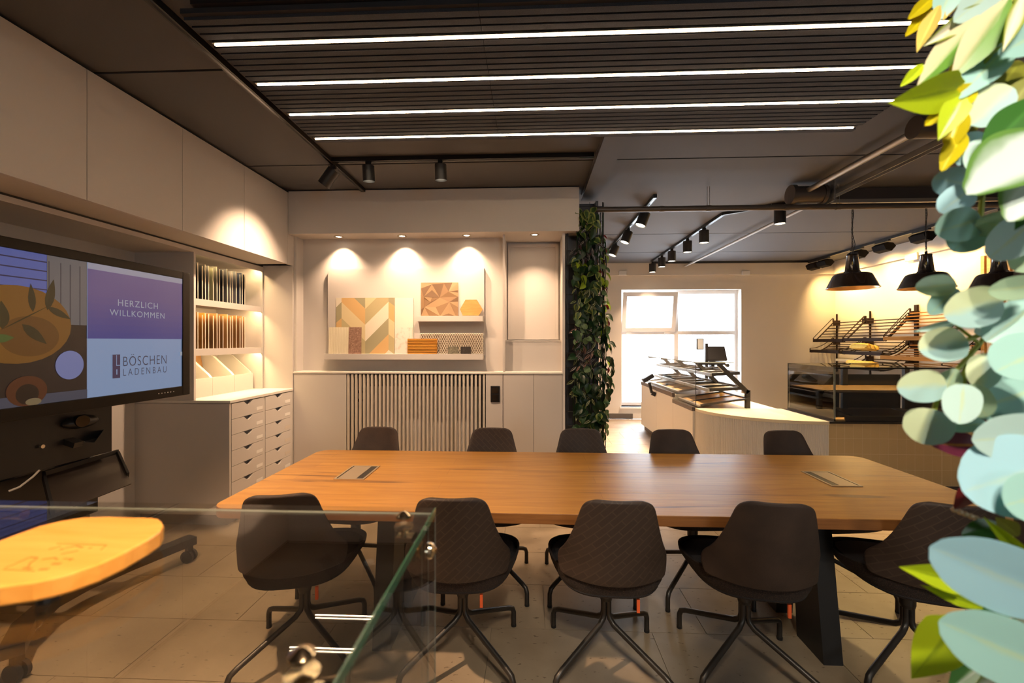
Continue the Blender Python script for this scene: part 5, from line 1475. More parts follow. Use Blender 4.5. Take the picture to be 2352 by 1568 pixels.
# ================================================================= CLIMBING PLANTS ON THE COLUMN
def leafmat(name, c, c2=None, mode=None, rough=0.36, rib=None):
    """leaf material; u across (-1..1 in uv.x 0..1), v along"""
    m, nt, b, out = newmat(name)
    uv = nt.nodes.new('ShaderNodeUVMap'); sp_ = nt.nodes.new('ShaderNodeSeparateXYZ')
    nt.links.new(uv.outputs[0], sp_.inputs[0])
    def math_(op, a, b_=None):
        n_ = nt.nodes.new('ShaderNodeMath'); n_.operation = op
        for i, v in enumerate((a, b_)):
            if v is None: continue
            if isinstance(v, (int, float)): n_.inputs[i].default_value = v
            else: nt.links.new(v, n_.inputs[i])
        return n_.outputs[0]
    d = math_('ABSOLUTE', math_('SUBTRACT', sp_.outputs['X'], 0.5))
    tcn = nt.nodes.new('ShaderNodeTexCoord'); nz = nt.nodes.new('ShaderNodeTexNoise'); nz.inputs['Scale'].default_value = 3.0
    nt.links.new(uv.outputs[0], nz.inputs['Vector'])
    ramp = nt.nodes.new('ShaderNodeValToRGB'); e = ramp.color_ramp.elements
    if mode == 'stripe':          # pale bands either side of the midrib
        e[0].position = 0.0; e[0].color = c4(c); e[1].position = 0.10; e[1].color = c4(c)
        for pos, col in ((0.16, c2), (0.27, c2), (0.33, c)):
            q = e.new(pos); q.color = c4(col)
    elif mode == 'half':          # one side pale
        e[0].position = 0.36; e[0].color = c4(c); e[1].position = 0.62; e[1].color = c4(c2)
    elif mode == 'edge':          # pale margin
        e[0].position = 0.22; e[0].color = c4(c); e[1].position = 0.42; e[1].color = c4(c2)
    else:
        e[0].position = 0.0; e[0].color = c4(rib or [min(1, x * 1.35) for x in c]); e[1].position = 0.06; e[1].color = c4(c)
    src = sp_.outputs['X'] if mode == 'half' else d
    nt.links.new(math_('ADD', src, math_('MULTIPLY', math_('SUBTRACT', nz.outputs['Fac'], 0.5), 0.22)), ramp.inputs['Fac'])
    nt.links.new(ramp.outputs['Color'], b.inputs['Base Color'])
    b.inputs['Roughness'].default_value = rough
    # thin leaves let some light through
    tl_ = nt.nodes.new('ShaderNodeBsdfTranslucent'); mx_ = nt.nodes.new('ShaderNodeMixShader'); mx_.inputs[0].default_value = 0.30
    nt.links.new(ramp.outputs['Color'], tl_.inputs['Color'])
    nt.links.new(b.outputs[0], mx_.inputs[1]); nt.links.new(tl_.outputs[0], mx_.inputs[2]); nt.links.new(mx_.outputs[0], out.inputs['Surface'])
    return m
WPROF = {
    'oval': [0.0, .52, .82, .98, 1.0, .92, .74, .45, 0.02],
    'round': [0.05, .72, .93, 1.0, 1.0, .96, .86, .62, 0.05],
    'lance': [0.02, .42, .72, .93, 1.0, .90, .68, .36, 0.0],
    'heart': [0.30, .92, 1.0, .98, .88, .72, .50, .26, 0.0],
}
def leaf_mesh(name, shape, m, fold=0.18, curl=0.12, nu=4, wav=0.0):
    """unit leaf: base at origin, along +Y to length 1, half width 0.5 across X, face +Z"""
    pr = WPROF[shape]
    if nu >= 4:
        fine = []; n0_ = len(pr) - 1
        for j in range(n0_ * 4 + 1):
            k = min(j // 4, n0_ - 1); f_ = j / 4 - k
            a_, b_ = pr[k], pr[k + 1]; p_ = pr[max(k - 1, 0)]; q_ = pr[min(k + 2, n0_)]
            if k == 0: w_ = a_ + (b_ - a_) * math.sqrt(f_)
            elif k == n0_ - 1 and shape in ('round', 'oval'): w_ = b_ + (a_ - b_) * math.sqrt(1 - f_)
            else: w_ = 0.5 * (2 * a_ + (b_ - p_) * f_ + (2 * p_ - 5 * a_ + 4 * b_ - q_) * f_ ** 2 + (3 * a_ - p_ - 3 * b_ + q_) * f_ ** 3) if 0 < k < n0_ - 1 else a_ + (b_ - a_) * f_
            fine.append(max(w_, 0))
        pr = fine
    nv = len(pr) - 1
    me = bpy.data.meshes.new(name)
    vs_, uvs = [], []
    for j in range(nv + 1):
        v = j / nv
        for i in range(nu * 2 + 1):
            s = -1 + i / nu
            w = pr[j] * 0.5
            y = v
            if shape == 'heart' and j == 0: y = -0.10 * abs(s)
            z = fold * abs(s) * w - curl * v * v + wav * math.sin(v * 7 + s * 2) * 0.05
            vs_.append((s * w, y, z)); uvs.append((0.5 + 0.5 * s, v))
    W_ = nu * 2 + 1; fs = []
    for j in range(nv):
        for i in range(nu * 2): fs.append((j * W_ + i, j * W_ + i + 1, (j + 1) * W_ + i + 1, (j + 1) * W_ + i))
    n0 = len(vs_)
    vs_ += [(x, y, z - 0.006) for x, y, z in vs_]; uvs += uvs[:]
    f2 = [tuple(i + n0 for i in reversed(f)) for f in fs]
    me.from_pydata(vs_, [], fs + f2)
    ul = me.uv_layers.new(name='uv')
    for l in me.loops: ul.data[l.index].uv = uvs[l.vertex_index]
    me.polygons.foreach_set('use_smooth', [True] * len(me.polygons))
    me.materials.append(M[m]); me.update()
    return me
leafmat('ivy_stripe', (0.020, 0.045, 0.018), (0.40, 0.42, 0.22), 'stripe')
leafmat('ivy_stripe_dark', (0.030, 0.030, 0.034), (0.30, 0.28, 0.27), 'stripe')
leafmat('ivy_stripe_rose', (0.045, 0.030, 0.030), (0.42, 0.25, 0.19), 'stripe')
leafmat('ivy_green', (0.025, 0.075, 0.018)); leafmat('ivy_deep', (0.010, 0.040, 0.012)); leafmat('ivy_pale', (0.15, 0.24, 0.11)); leafmat('ivy_lime', (0.33, 0.46, 0.03)); leafmat('ivy_pothos', (0.05, 0.11, 0.03), (0.36, 0.42, 0.11), 'edge')
leafmat('ivy_red', (0.26, 0.018, 0.016)); leafmat('ivy_burgundy', (0.05, 0.012, 0.014))
IV = {}
for key, sh, m in (('stripe', 'lance', 'ivy_stripe'), ('stripe_dark', 'lance', 'ivy_stripe_dark'), ('stripe_rose', 'lance', 'ivy_stripe_rose'), ('green', 'heart', 'ivy_green'), ('deep', 'heart', 'ivy_deep'), ('pale', 'round', 'ivy_pale'), ('lime', 'heart', 'ivy_lime'), ('pothos', 'heart', 'ivy_pothos'), ('red', 'lance', 'ivy_red'), ('burgundy', 'lance', 'ivy_burgundy')):
    IV[key] = leaf_mesh('leaf', sh, m, 0.25, 0.22, nu=2)
rnd = random.Random(11)
def ivy_mix(py, side):
    if side:
        if py < 700: return ['pale', 'red', 'burgundy', 'pale', 'lime']
        if py < 760: return ['pale', 'pale', 'lime', 'red', 'green']
        if py < 920: return ['deep', 'deep', 'green', 'lime', 'deep', 'green', 'red']
        return ['pale', 'pothos', 'pale', 'lime', 'green']
    if py < 560: return ['pothos', 'stripe_dark', 'pothos', 'green', 'deep']
    if py < 600: return ['stripe_dark', 'deep', 'stripe_dark', 'deep', 'burgundy']
    if py < 670: return ['pothos', 'pothos', 'green', 'deep', 'lime', 'stripe']
    if py < 730: return ['stripe', 'pale', 'stripe', 'pothos', 'deep']
    if py < 790: return ['pale', 'pale', 'stripe_dark', 'stripe_rose', 'pale', 'deep']
    if py < 850: return ['stripe_dark', 'stripe_dark', 'stripe_rose', 'stripe_dark', 'stripe', 'deep']
    if py < 890: return ['stripe', 'stripe', 'deep', 'stripe_dark', 'pale']
    return ['deep', 'green', 'stripe', 'stripe', 'deep', 'pothos']
vines = [thing('climbing_plant', 'variegated climbing plant with striped leaves covering the front of the dark column', 'plant', (0.52, 4.12, 0.45)), thing('climbing_plant', 'climbing plant with dark and lime leaves hanging down the passage side of the column', 'plant', (0.72, 4.22, 0.35))]
stm = MB()
for k in range(9):
    x = 0.42 + 0.03 * k + rnd.uniform(-.02, .02)
    stm.tube([(x + 0.02 * math.sin(j * 1.3 + k), 4.165 + 0.01 * math.cos(j + k), 2.66 - j * 0.22) for j in range(10)], 0.004, n=5)
stm.build('stems', 'ivy_deep', vines[0])
stm = MB()
for k in range(5):
    y = 4.18 + 0.03 * k
    stm.tube([(0.70 + 0.015 * math.sin(j * 1.7 + k), y, 2.40 - j * 0.22) for j in range(10)], 0.004, n=5)
stm.build('stems', 'ivy_deep', vines[1])
extra = [{}, {}]; cnt = [0, 0]
def ivy_leaf(side, x, y, z, key, L_, W_, yaw, tilt, roll):
    # leaf hangs: its length axis mostly down, face outwards
    out_ = Vector((0.15, -1, 0.1)) if side == 0 else Vector((0.75, -0.65, 0.1))
    out_ = (out_ + Vector((rnd.uniform(-.7, .7), rnd.uniform(-.15, .25), rnd.uniform(-.2, .8)))).normalized()
    ax = Vector((math.sin(roll), 0.2 * math.cos(yaw), -math.cos(roll) - 0.2))
    ax = (ax - out_ * ax.dot(out_)).normalized()
    sx_ = ax.cross(out_).normalized()
    mtx = Matrix(((sx_.x * W_, ax.x * L_, out_.x * L_, x), (sx_.y * W_, ax.y * L_, out_.y * L_, y), (sx_.z * W_, ax.z * L_, out_.z * L_, z), (0, 0, 0, 1)))
    v = vines[side]
    lim = 210 if side == 0 else 85
    if cnt[side] < lim:
        cnt[side] += 1
        inst(IV[key], 'leaf', v, Matrix.Translation(-ORG[v.name]) @ mtx)
    else:
        extra[side].setdefault(key, []).append(mtx)
# scatter: front leaves follow the outline seen in the photograph (left and right limits by height)
lims = [(490, 1332, 1358), (520, 1328, 1368), (560, 1322, 1372), (600, 1318, 1372), (640, 1318, 1376), (690, 1320, 1374), (740, 1320, 1372), (790, 1316, 1372), (850, 1320, 1386), (900, 1316, 1384), (940, 1318, 1380), (990, 1320, 1376), (1015, 1324, 1376)]
slim = [(540, 1376, 1388), (590, 1376, 1394), (640, 1380, 1392), (690, 1380, 1396), (740, 1376, 1400), (800, 1378, 1404), (850, 1380, 1408), (900, 1378, 1402), (950, 1378, 1394), (1010, 1378, 1394)]
def lim_at(tab, py):
    for (a, b_, c), (d, e, f) in zip(tab[:-1], tab[1:]):
        if a <= py <= d:
            k = (py - a) / (d - a); return b_ + (e - b_) * k, c + (f - c) * k
    return tab[-1][1:]
jobs = []
for _ in range(430):
    py = rnd.uniform(485, 1012); l, r_ = lim_at(lims, py); jobs.append((0, rnd.uniform(l, r_), py, rnd.uniform(4.08, 4.17)))
for _ in range(150):
    py = rnd.uniform(545, 1008); l, r_ = lim_at(slim, py); jobs.append((1, rnd.uniform(l, r_), py, rnd.uniform(4.14, 4.34)))
jobs.sort(key=lambda j: j[3])
for side, px, py, y in jobs:
    key = rnd.choice(ivy_mix(py, side))
    p = P(px, py, Y=y)
    L_ = {'stripe': .085, 'stripe_dark': .08, 'stripe_rose': .08, 'green': .085, 'deep': .10, 'pale': .06, 'lime': .085, 'pothos': .08, 'red': .06, 'burgundy': .06}[key] * rnd.uniform(.75, 1.15)
    W_ = L_ * {'stripe': .42, 'stripe_dark': .40, 'stripe_rose': .42, 'green': .8, 'deep': .72, 'pale': .95, 'lime': .78, 'pothos': .85, 'red': .4, 'burgundy': .4}[key]
    ivy_leaf(side, p.x, p.y, p.z + L_ * 0.4, key, L_, W_, rnd.uniform(0, 6), 0, rnd.uniform(-1.3, 1.3))
for side in (0, 1):
    for key, ms in extra[side].items():
        src = IV[key]; vs_, fs, uvs = [], [], []
        for mtx in ms:
            b0 = len(vs_)
            vs_ += [mtx @ v.co - ORG[vines[side].name] for v in src.vertices]
            fs += [tuple(i + b0 for i in p.vertices) for p in src.polygons]
            uvs += [l.uv.copy() for l in src.uv_layers[0].data]
        me = bpy.data.meshes.new('leaves'); me.from_pydata([tuple(v) for v in vs_], [], fs)
        ul = me.uv_layers.new(name='uv')
        for i, u_ in enumerate(uvs): ul.data[i].uv = u_
        me.polygons.foreach_set('use_smooth', [True] * len(me.polygons)); me.materials.append(src.materials[0]); me.update()
        o = bpy.data.objects.new('leaves', me); COL.objects.link(o); o.parent = vines[side]; o['kind'] = 'stuff'

# ================================================================= GLASS SHOWCASE IN FRONT
ZGT = 1.214
GX1, GY1 = -0.136, 0.614
GX0, GY0 = -1.05, -0.45
gs = thing('glass_showcase', 'frameless glass showcase with chrome connectors in the near left corner', 'showcase', ((GX0 + GX1) / 2, (GY0 + GY1) / 2, 0))
MB().box(GX0 + 0.02, GX1 - 0.02, GY0 + 0.02, GY1 - 0.02, 0.0, 0.60).build('base_cabinet', 'cabinet', gs)
th = 0.010
MB().box(GX0, GX1 - 0.001, GY0, GY1 - 0.001, ZGT - th, ZGT).build('top_pane', 'case_glass', gs)
MB().box(GX1 - th, GX1, GY0, GY1, 0.60, ZGT - th - 0.0005).build('side_pane', 'case_glass', gs)
MB().box(GX0, GX1 - th - 0.0005, GY1 - th, GY1, 0.60, ZGT - th - 0.0005).build('back_pane', 'case_glass', gs)
MB().box(GX0, GX0 + th, GY0, GY1 - th, 0.60, ZGT - th - 0.0005).build('side_pane', 'case_glass', gs)
MB().box(GX1 - 0.001, GX1 + 0.0005, GY0, GY1, ZGT - th, ZGT).build('polished_edge', 'glass_edge_green', gs)
MB().box(GX0, GX1, GY1 - 0.0012, GY1, ZGT - th, ZGT - th + 0.0022).build('polished_edge', 'glass_edge_pale', gs)
ed = MB(); ed.box(GX1 - 0.0012, GX1, GY1, GY1 + 0.0006, 0.60, ZGT - th); ed.box(GX1 - th - 0.0006, GX1 - th, GY1, GY1 + 0.0006, 0.60, ZGT - th)
ed.build('polished_edge', 'glass_edge_pale', gs)
def connector(y):
    x = GX1 - 0.035
    c_ = MB()
    c_.lathe([(0.0, -0.0005), (0.013, -0.001), (0.013, -0.004), (0.004, -0.011), (0.004, -0.016)], (x, y, ZGT - th), 20)
    c_.lathe([(0.0, 0.0085), (0.004, 0.0075), (0.010, 0.003), (0.010, 0.0003)], (x, y, ZGT), 20)
    c_.box(x - 0.009, GX1 - th - 0.006, y - 0.009, y + 0.009, ZGT - th - 0.020, ZGT - th - 0.014)
    c_.box(GX1 - th - 0.012, GX1 - th - 0.006, y - 0.009, y + 0.009, ZGT - th - 0.045, ZGT - th - 0.014)
    zc_ = ZGT - th - 0.034
    c_.cyl((GX1 - th - 0.006, y, zc_), (GX1 - th, y, zc_), 0.006, 0.012, n=18)
    c_.cyl((GX1, y, zc_), (GX1 + 0.004, y, zc_), 0.011, 0.010, n=18); c_.cyl((GX1 + 0.004, y, zc_), (GX1 + 0.009, y, zc_), 0.010, 0.003, n=18)
    c_.build('connector', 'chrome', gs, smooth=True)
connector(0.578); connector(0.318)
x = -1.02
cl = P(28, 1180, Z=ZGT - 0.02)
MB().cyl(cl + Vector((-0.03, 0, 0)), cl + Vector((0.02, 0, 0)), 0.007, n=12).build('connector', 'chrome', gs, smooth=True)

# wooden board lying on little feet on the showcase
ZBT = ZGT + 0.026
top_px = [(372, 1196), (376, 1206), (368, 1219), (340, 1238), (287, 1267), (230, 1293), (166, 1315), (120, 1327), (76, 1336), (0, 1346)]
back_px = [(0, 1240), (40, 1225), (90, 1207), (140, 1195), (190, 1187), (250, 1185), (310, 1187), (350, 1188), (364, 1190)]
front = [P(x, y, Z=ZBT) for x, y in top_px]; back = [P(x, y, Z=ZBT) for x, y in back_px]
lf = front[-1]; lb_ = back[0]
mid = [lf + Vector((-0.08, -0.002, 0)), lf + Vector((-0.14, 0.008, 0)), (lf + lb_) / 2 + Vector((-0.18, -0.01, 0)), lb_ + Vector((-0.15, -0.035, 0)), lb_ + Vector((-0.08, -0.025, 0))]
outl = front + mid + back
bd = thing('wooden_board', 'thick golden wooden serving board with branded mark lying on the glass showcase', 'board', (sum(p.x for p in outl) / len(outl), sum(p.y for p in outl) / len(outl), ZGT + 0.001))
pr = MB().prism([p - Vector((0, 0, 0.018)) for p in outl], (0, 0, 0.018)); pr.build('board', 'beech', bd, bevel=0.002)
for px, py in ((110, 1360), (300, 1230), (120, 1240)):
    c_ = P(px, py, Z=ZBT - 0.018); MB().cyl((c_.x, c_.y, ZGT + 0.0002), (c_.x, c_.y, ZBT - 0.018), 0.008, n=12).build('foot', 'black_plastic', bd)
eg = MB()
def stroke(pts, w=0.0011):
    q = [P(x, y, Z=ZBT + 0.0002) for x, y in pts]
    for a, b_ in zip(q[:-1], q[1:]): eg.bar(a, b_, w, 0.0004)
stroke([(130, 1248), (245, 1251), (232, 1262)]); stroke([(8, 1307), (80, 1311)])
stroke([(111, 1261), (140, 1254)], .002); stroke([(138, 1261), (147, 1260)], .003); stroke([(150, 1258), (175, 1253), (190, 1257)], .002); stroke([(140, 1272), (180, 1264)], .002); stroke([(203, 1259), (212, 1257)], .002)
stroke([(12, 1303), (34, 1295), (68, 1279), (86, 1280)], .0018); stroke([(86, 1281), (70, 1292), (64, 1302)], .0018); stroke([(54, 1303), (72, 1306)], .003); stroke([(97, 1284), (125, 1280), (132, 1284)], .0018)
stroke([(146, 1282), (168, 1283), (158, 1287)], .0015); stroke([(120, 1294), (140, 1294)], .003); stroke([(90, 1307), (112, 1306)], .003)
eg.build('burned_mark', 'engraving', bd)

# ================================================================= FOREGROUND PLANTS
leafmat('fg_euc', (0.40, 0.66, 0.61), rib=(0.50, 0.68, 0.50)); leafmat('fg_blue', (0.44, 0.70, 0.78), rib=(0.52, 0.72, 0.70)); leafmat('fg_pale', (0.54, 0.72, 0.68), rib=(0.58, 0.70, 0.50)); leafmat('fg_mint', (0.52, 0.70, 0.48), rib=(0.6, 0.72, 0.42))
leafmat('fg_half_reflection', (0.50, 0.72, 0.70), (0.70, 0.78, 0.52), 'half')  # second tone paints the patchy cream reflections on the eucalyptus leaves
leafmat('fg_lime', (0.50, 0.62, 0.012), rib=(0.30, 0.40, 0.01)); leafmat('fg_yellow', (0.62, 0.52, 0.006)); leafmat('fg_yellowpale', (0.80, 0.62, 0.16))
leafmat('fg_green', (0.11, 0.30, 0.008), (0.82, 0.76, 0.50), 'half'); leafmat('fg_cream', (0.82, 0.78, 0.62), (0.35, 0.42, 0.04), 'edge'); leafmat('fg_white', (0.62, 0.71, 0.68), (0.12, 0.26, 0.05), 'edge')
leafmat('fg_dark', (0.035, 0.14, 0.018)); leafmat('fg_olive', (0.22, 0.23, 0.03)); leafmat('fg_burgundy', (0.19, 0.022, 0.060), rib=(0.55, 0.22, 0.03)); leafmat('fg_red', (0.14, 0.012, 0.012))
FM = {}
def fgm(sh, m, fold, curl):
    k = (sh, m, round(fold, 2), round(curl, 2))
    if k not in FM: FM[k] = leaf_mesh('leaf', sh, m, fold, curl, nu=4)
    return FM[k]
leafmat('fg_stem', (0.40, 0.47, 0.08))
plants = {
    'euc_top': thing('eucalyptus_spray', 'eucalyptus spray with round blue green leaves at the upper right edge', 'plant', (0.60, 0.58, 1.5)),
    'euc_mid': thing('eucalyptus_spray', 'eucalyptus spray with pale round leaves in front of the bread racks', 'plant', (0.60, 0.58, 1.2)),
    'euc_low': thing('eucalyptus_spray', 'eucalyptus spray with large sky blue leaves at the lower right edge', 'plant', (0.60, 0.55, 0.9)),
    'var': thing('variegated_plant', 'plant with long green and cream striped leaves in the upper right corner', 'plant', (0.60, 0.52, 1.8)),
    'lime_top': thing('lime_pothos', 'lime yellow pothos with broad leaves below the end of the ceiling lights', 'plant', (0.58, 0.60, 1.7)),
    'lime_low': thing('lime_pothos', 'lime green pothos with pointed leaves at the lower right', 'plant', (0.56, 0.62, 0.85)),
    'burg': thing('burgundy_plant', 'burgundy leaved plant hanging beside the tiled counter', 'plant', (0.60, 0.62, 1.2)),
}
FL = [
 # plant, shape, material, base, tip, width px, depth, fold, curl
 ('lime_top', 'oval', 'fg_yellow', (2146, -8), (2090, 40), 30, .66, .2, .1), ('lime_top', 'oval', 'fg_yellow', (2140, 22), (2084, 78), 30, .66, .2, .1),
 ('lime_top', 'lance', 'fg_yellowpale', (2158, 12), (2106, 118), 34, .63, .25, .05),
 ('var', 'oval', 'fg_euc', (2190, -45), (2160, 42), 52, .62, .1, .1),
 ('var', 'lance', 'fg_cream', (2275, 8), (2134, 98), 44, .60, .2, .1), ('var', 'oval', 'fg_pale', (2300, -40), (2205, 40), 80, .61, .1, .1),
 ('var', 'lance', 'fg_green', (2256, 34), (2108, 196), 62, .58, .3, .08), ('var', 'lance', 'fg_green', (2318, -5), (2188, 182), 74, .56, .3, .08),
 ('var', 'lance', 'fg_cream', (2352, -18), (2310, 108), 34, .55, .2, .1), ('var', 'lance', 'fg_olive', (2330, -10), (2296, 120), 36, .60, .2, .1), ('var', 'oval', 'fg_euc', (2408, 60), (2302, 122), 72, .53, .15, .1),
 ('var', 'lance', 'fg_yellowpale', (2215, -25), (2170, 40), 24, .63, .2, .1), ('lime_top', 'lance', 'fg_yellow', (2262, 50), (2180, 165), 30, .625, .2, .1),
 ('lime_top', 'oval', 'fg_lime', (2120, 148), (2076, 192), 24, .57, .2, .2), ('lime_top', 'heart', 'fg_lime', (2196, 205), (2052, 236), 86, .54, .3, .1), ('lime_top', 'oval', 'fg_yellow', (2240, 195), (2132, 282), 56, .56, .3, .1),
 ('lime_top', 'heart', 'fg_lime', (2205, 232), (2158, 318), 52, .53, .3, .15), ('lime_top', 'oval', 'fg_yellow', (2208, 250), (2180, 345), 46, .55, .3, .15), ('lime_top', 'oval', 'fg_yellow', (2212, 305), (2166, 386), 42, .55, .25, .15), ('lime_top', 'lance', 'fg_lime', (2215, 185), (2095, 205), 34, .55, .3, .1),
 ('lime_top', 'oval', 'fg_olive', (2250, 150), (2190, 210), 50, .67, .2, .1), ('lime_top', 'oval', 'fg_olive', (2230, 260), (2195, 330), 50, .67, .2, .1), ('var', 'lance', 'fg_olive', (2345, 140), (2290, 210), 60, .60, .2, .1),
 ('euc_top', 'oval', 'fg_euc', (2318, 100), (2208, 215), 74, .57, .2, .1), ('euc_top', 'round', 'fg_half_reflection', (2326, 200), (2236, 282), 88, .54, .1, .1), ('var', 'lance', 'fg_dark', (2400, 215), (2255, 352), 82, .52, .2, .1), ('var', 'lance', 'fg_olive', (2380, 170), (2300, 270), 60, .55, .2, .1),
 ('var', 'oval', 'fg_white', (2425, 300), (2236, 430), 150, .49, .2, .12), ('var', 'oval', 'fg_white', (2420, 380), (2322, 500), 110, .48, .2, .12), ('var', 'lance', 'fg_dark', (2420, 430), (2335, 520), 50, .50, .2, .1),
 ('euc_top', 'round', 'fg_blue', (2262, 305), (2206, 372), 62, .56, .1, .1), ('euc_top', 'round', 'fg_pale', (2262, 320), (2232, 386), 50, .555, .1, .1), ('euc_top', 'round', 'fg_blue', (2232, 425), (2148, 408), 66, .55, .15, .1), ('euc_top', 'round', 'fg_blue', (2232, 432), (2160, 486), 62, .545, .1, .1),
 ('euc_top', 'round', 'fg_euc', (2254, 502), (2158, 530), 78, .54, .1, .1), ('euc_top', 'round', 'fg_euc', (2254, 508), (2195, 572), 76, .545, .1, .1), ('euc_top', 'round', 'fg_mint', (2338, 528), (2246, 508), 66, .53, .1, .1), ('euc_top', 'round', 'fg_pale', (2380, 500), (2278, 590), 84, .51, .1, .1), ('euc_top', 'round', 'fg_mint', (2400, 560), (2335, 620), 70, .52, .1, .1),
 ('euc_top', 'lance', 'fg_olive', (2270, 400), (2225, 470), 40, .57, .2, .1), ('euc_top', 'oval', 'fg_blue', (2262, 150), (2205, 320), 40, .6, .2, .1),
 ('euc_mid', 'round', 'fg_mint', (2196, 652), (2106, 660), 50, .56, .15, .1), ('euc_mid', 'round', 'fg_euc', (2194, 660), (2140, 718), 46, .565, .1, .1), ('euc_mid', 'round', 'fg_half_reflection', (2304, 690), (2178, 722), 92, .52, .1, .1), ('euc_mid', 'lance', 'fg_pale', (2196, 740), (2106, 760), 20, .57, .3, .1),
 ('euc_mid', 'round', 'fg_half_reflection', (2222, 780), (2117, 802), 80, .53, .1, .1), ('euc_mid', 'round', 'fg_mint', (2380, 655), (2280, 668), 56, .51, .1, .1), ('euc_mid', 'round', 'fg_euc', (2390, 690), (2268, 780), 80, .53, .1, .1), ('euc_mid', 'round', 'fg_euc', (2420, 790), (2292, 850), 118, .49, .1, .1), ('euc_mid', 'round', 'fg_half_reflection', (2266, 810), (2256, 892), 60, .53, .1, .1),
 ('euc_mid', 'round', 'fg_half_reflection', (2174, 884), (2066, 890), 74, .54, .1, .1), ('euc_mid', 'oval', 'fg_mint', (2196, 846), (2158, 915), 44, .56, .1, .1), ('euc_mid', 'round', 'fg_half_reflection', (2146, 940), (2116, 1018), 88, .53, .1, .1), ('euc_mid', 'round', 'fg_pale', (2214, 882), (2204, 968), 66, .51, .1, .1), ('euc_mid', 'round', 'fg_mint', (2216, 884), (2268, 958), 62, .52, .1, .1),
 ('euc_mid', 'round', 'fg_euc', (2266, 972), (2174, 980), 34, .55, .1, .1), ('euc_mid', 'oval', 'fg_olive', (2235, 945), (2170, 965), 36, .56, .1, .1), ('euc_mid', 'round', 'fg_euc', (2420, 880), (2235, 940), 110, .54, .1, .1), ('euc_mid', 'round', 'fg_blue', (2420, 900), (2280, 960), 90, .56, .1, .1), ('euc_mid', 'round', 'fg_pale', (2400, 720), (2250, 760), 60, .57, .1, .1),
 ('burg', 'oval', 'fg_burgundy', (2262, 1024), (2138, 1018), 60, .56, .3, .05), ('burg', 'lance', 'fg_red', (2256, 1030), (2218, 1086), 26, .57, .2, .1), ('burg', 'oval', 'fg_red', (2262, 1100), (2196, 1164), 40, .56, .2, .1), ('burg', 'lance', 'fg_red', (2280, 970), (2225, 985), 26, .58, .2, .1), ('burg', 'lance', 'fg_dark', (2275, 1040), (2235, 1075), 22, .555, .2, .1),
 ('euc_low', 'round', 'fg_pale', (2420, 1000), (2250, 1012), 110, .50, .1, .1), ('euc_low', 'round', 'fg_blue', (2440, 1060), (2220, 1128), 178, .47, .1, .08), ('euc_low', 'round', 'fg_euc', (2420, 1130), (2316, 1160), 110, .45, .1, .1), ('euc_low', 'round', 'fg_blue', (2445, 1385), (2146, 1262), 160, .44, .1, .05), ('euc_low', 'round', 'fg_euc', (2440, 1550), (2166, 1432), 148, .44, .1, .05),
 ('lime_low', 'heart', 'fg_lime', (2205, 1335), (2070, 1303), 58, .52, .3, .05), ('lime_low', 'lance', 'fg_lime', (2258, 1396), (2118, 1344), 30, .52, .3, .05), ('lime_low', 'heart', 'fg_lime', (2196, 1432), (2094, 1560), 92, .50, .25, .05), ('lime_low', 'lance', 'fg_lime', (2400, 1320), (2268, 1196), 34, .50, .3, .1), ('lime_low', 'oval', 'fg_dark', (2300, 1205), (2212, 1228), 44, .54, .2, .1), ('lime_low', 'lance', 'fg_dark', (2330, 1415), (2215, 1372), 30, .53, .2, .1),
 ('euc_low', 'lance', 'fg_cream', (2400, 1395), (2326, 1466), 48, .46, .2, .1), ('lime_low', 'oval', 'fg_dark', (2300, 1480), (2185, 1580), 60, .53, .2, .1), ('euc_low', 'lance', 'fg_cream', (2330, 1540), (2230, 1600), 40, .45, .2, .1), ('lime_low', 'lance', 'fg_olive', (2340, 1230), (2290, 1190), 40, .52, .2, .1),
]
rn = random.Random(5)
for pl, sh, m, b0, t0, wpx, dep, fold, curl in FL:
    a = P(*b0, Y=dep * rn.uniform(.985, 1.015)); b_ = P(*t0, Y=dep * rn.uniform(.93, 1.0))
    ax = b_ - a; L_ = ax.length; ay = ax.normalized()
    view = (Vector((0, 0, CZ)) - (a + b_) / 2).normalized()
    az = view - ay * view.dot(ay); az.normalize()
    az = (az + ay.cross(az) * rn.uniform(-.25, .25)).normalized()
    sx_ = ay.cross(az).normalized()
    wd = wpx / F * ((a + b_) / 2 - Vector((0, 0, CZ))).dot(Vector((-sn, cs, 0)))
    mtx = Matrix(((sx_.x * wd, ay.x * L_, az.x * L_ * .5, a.x), (sx_.y * wd, ay.y * L_, az.y * L_ * .5, a.y), (sx_.z * wd, ay.z * L_, az.z * L_ * .5, a.z), (0, 0, 0, 1)))
    inst(fgm(sh, m, fold * (1 if wpx < 60 else .7), curl), 'leaf', plants[pl], Matrix.Translation(-ORG[plants[pl].name]) @ mtx)
def stem(pl, pts, r=0.0028, m='fg_stem', dep=.565):
    MB().tube([P(x, y, Y=dep) for x, y in pts], r, n=7).build('stem', m, plants[pl], smooth=True)
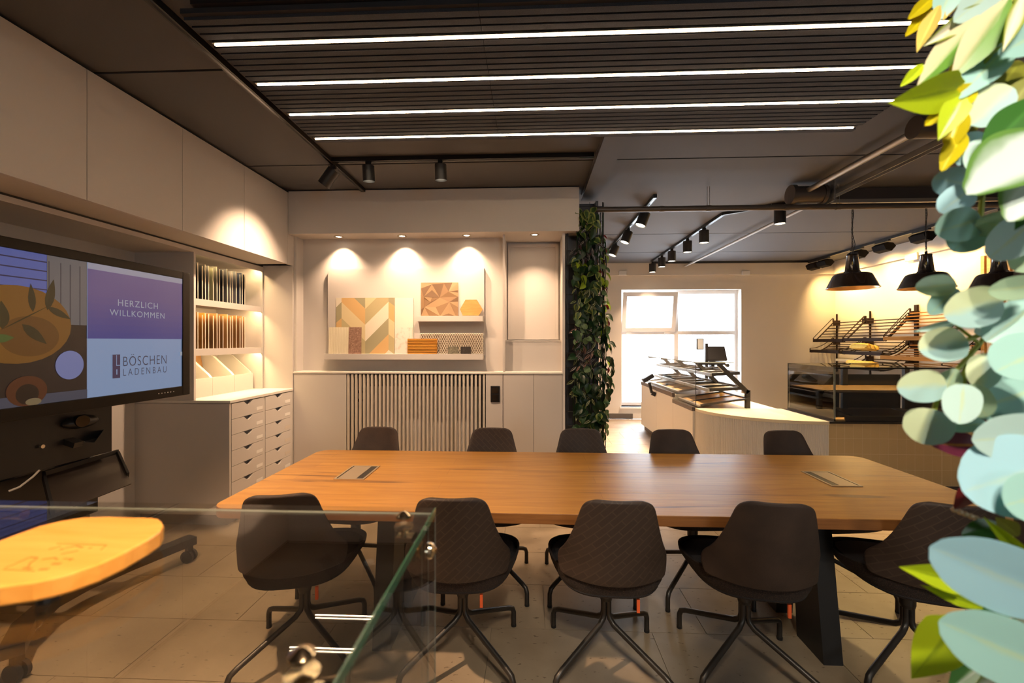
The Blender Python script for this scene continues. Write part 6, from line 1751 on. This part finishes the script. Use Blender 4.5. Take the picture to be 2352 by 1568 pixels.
stem('euc_mid', [(2400, 640), (2330, 680), (2290, 740), (2250, 790), (2215, 830), (2180, 870), (2150, 925), (2140, 960)])
stem('euc_mid', [(2270, 760), (2225, 780), (2200, 785)]); stem('euc_mid', [(2400, 640), (2300, 690)], .0022); stem('euc_mid', [(2230, 815), (2212, 860), (2216, 890)]); stem('euc_mid', [(2250, 790), (2190, 742), (2175, 745)], .002)
stem('euc_top', [(2400, 200), (2330, 260), (2280, 360), (2258, 430), (2252, 500), (2330, 535), (2380, 560)], .003)
stem('lime_top', [(2400, 60), (2280, 120), (2215, 200), (2205, 300)], .003); stem('var', [(2420, -40), (2330, 0), (2260, 40)], .003, dep=.6)
stem('euc_low', [(2420, 950), (2380, 1080), (2400, 1250), (2400, 1480)], .003, dep=.52); stem('lime_low', [(2400, 1420), (2260, 1395), (2200, 1425)], .0022, dep=.53); stem('burg', [(2380, 1000), (2255, 1022)], .002, 'fg_burgundy', .58)
bs = thing('bead_string', 'string of small tan beads hanging between the big leaves', 'bead string', P(2230, 1180, Y=.55))
for k in range(7):
    x, y = 2192 + k * 12.5, 1170 + k * 5
    MB().ball(P(x, y, Y=.545), 0.0034, n=10, k=6).build('bead', 'metal_champagne', bs, smooth=True)
MB().tube([P(2186, 1166, Y=.545), P(2235, 1186, Y=.545), P(2300, 1212, Y=.545)], 0.001, n=5).build('cord', 'black_metal', bs)
# the stand the plants hang on, just right of the view
ps = thing('plant_stand', 'black wire plant stand carrying the foreground plants', 'stand', (0.86, 0.62, 0))
for x, y in ((0.78, 0.72), (1.05, 0.72), (0.78, 0.42), (1.05, 0.42)): MB().bar((x, y, 0), (x, y, ZC - 0.012), 0.02, 0.02).build('post', 'black_metal', ps)
m_ = MB()
for k in range(15):
    z = 0.2 + k * 0.18
    for p_, q_ in (((0.78, 0.72), (1.05, 0.72)), ((0.78, 0.42), (1.05, 0.42)), ((0.78, 0.42), (0.78, 0.72)), ((1.05, 0.42), (1.05, 0.72))): m_.cyl((p_[0], p_[1], z), (q_[0], q_[1], z), 0.004, n=6)
m_.build('wire', 'black_metal', ps)
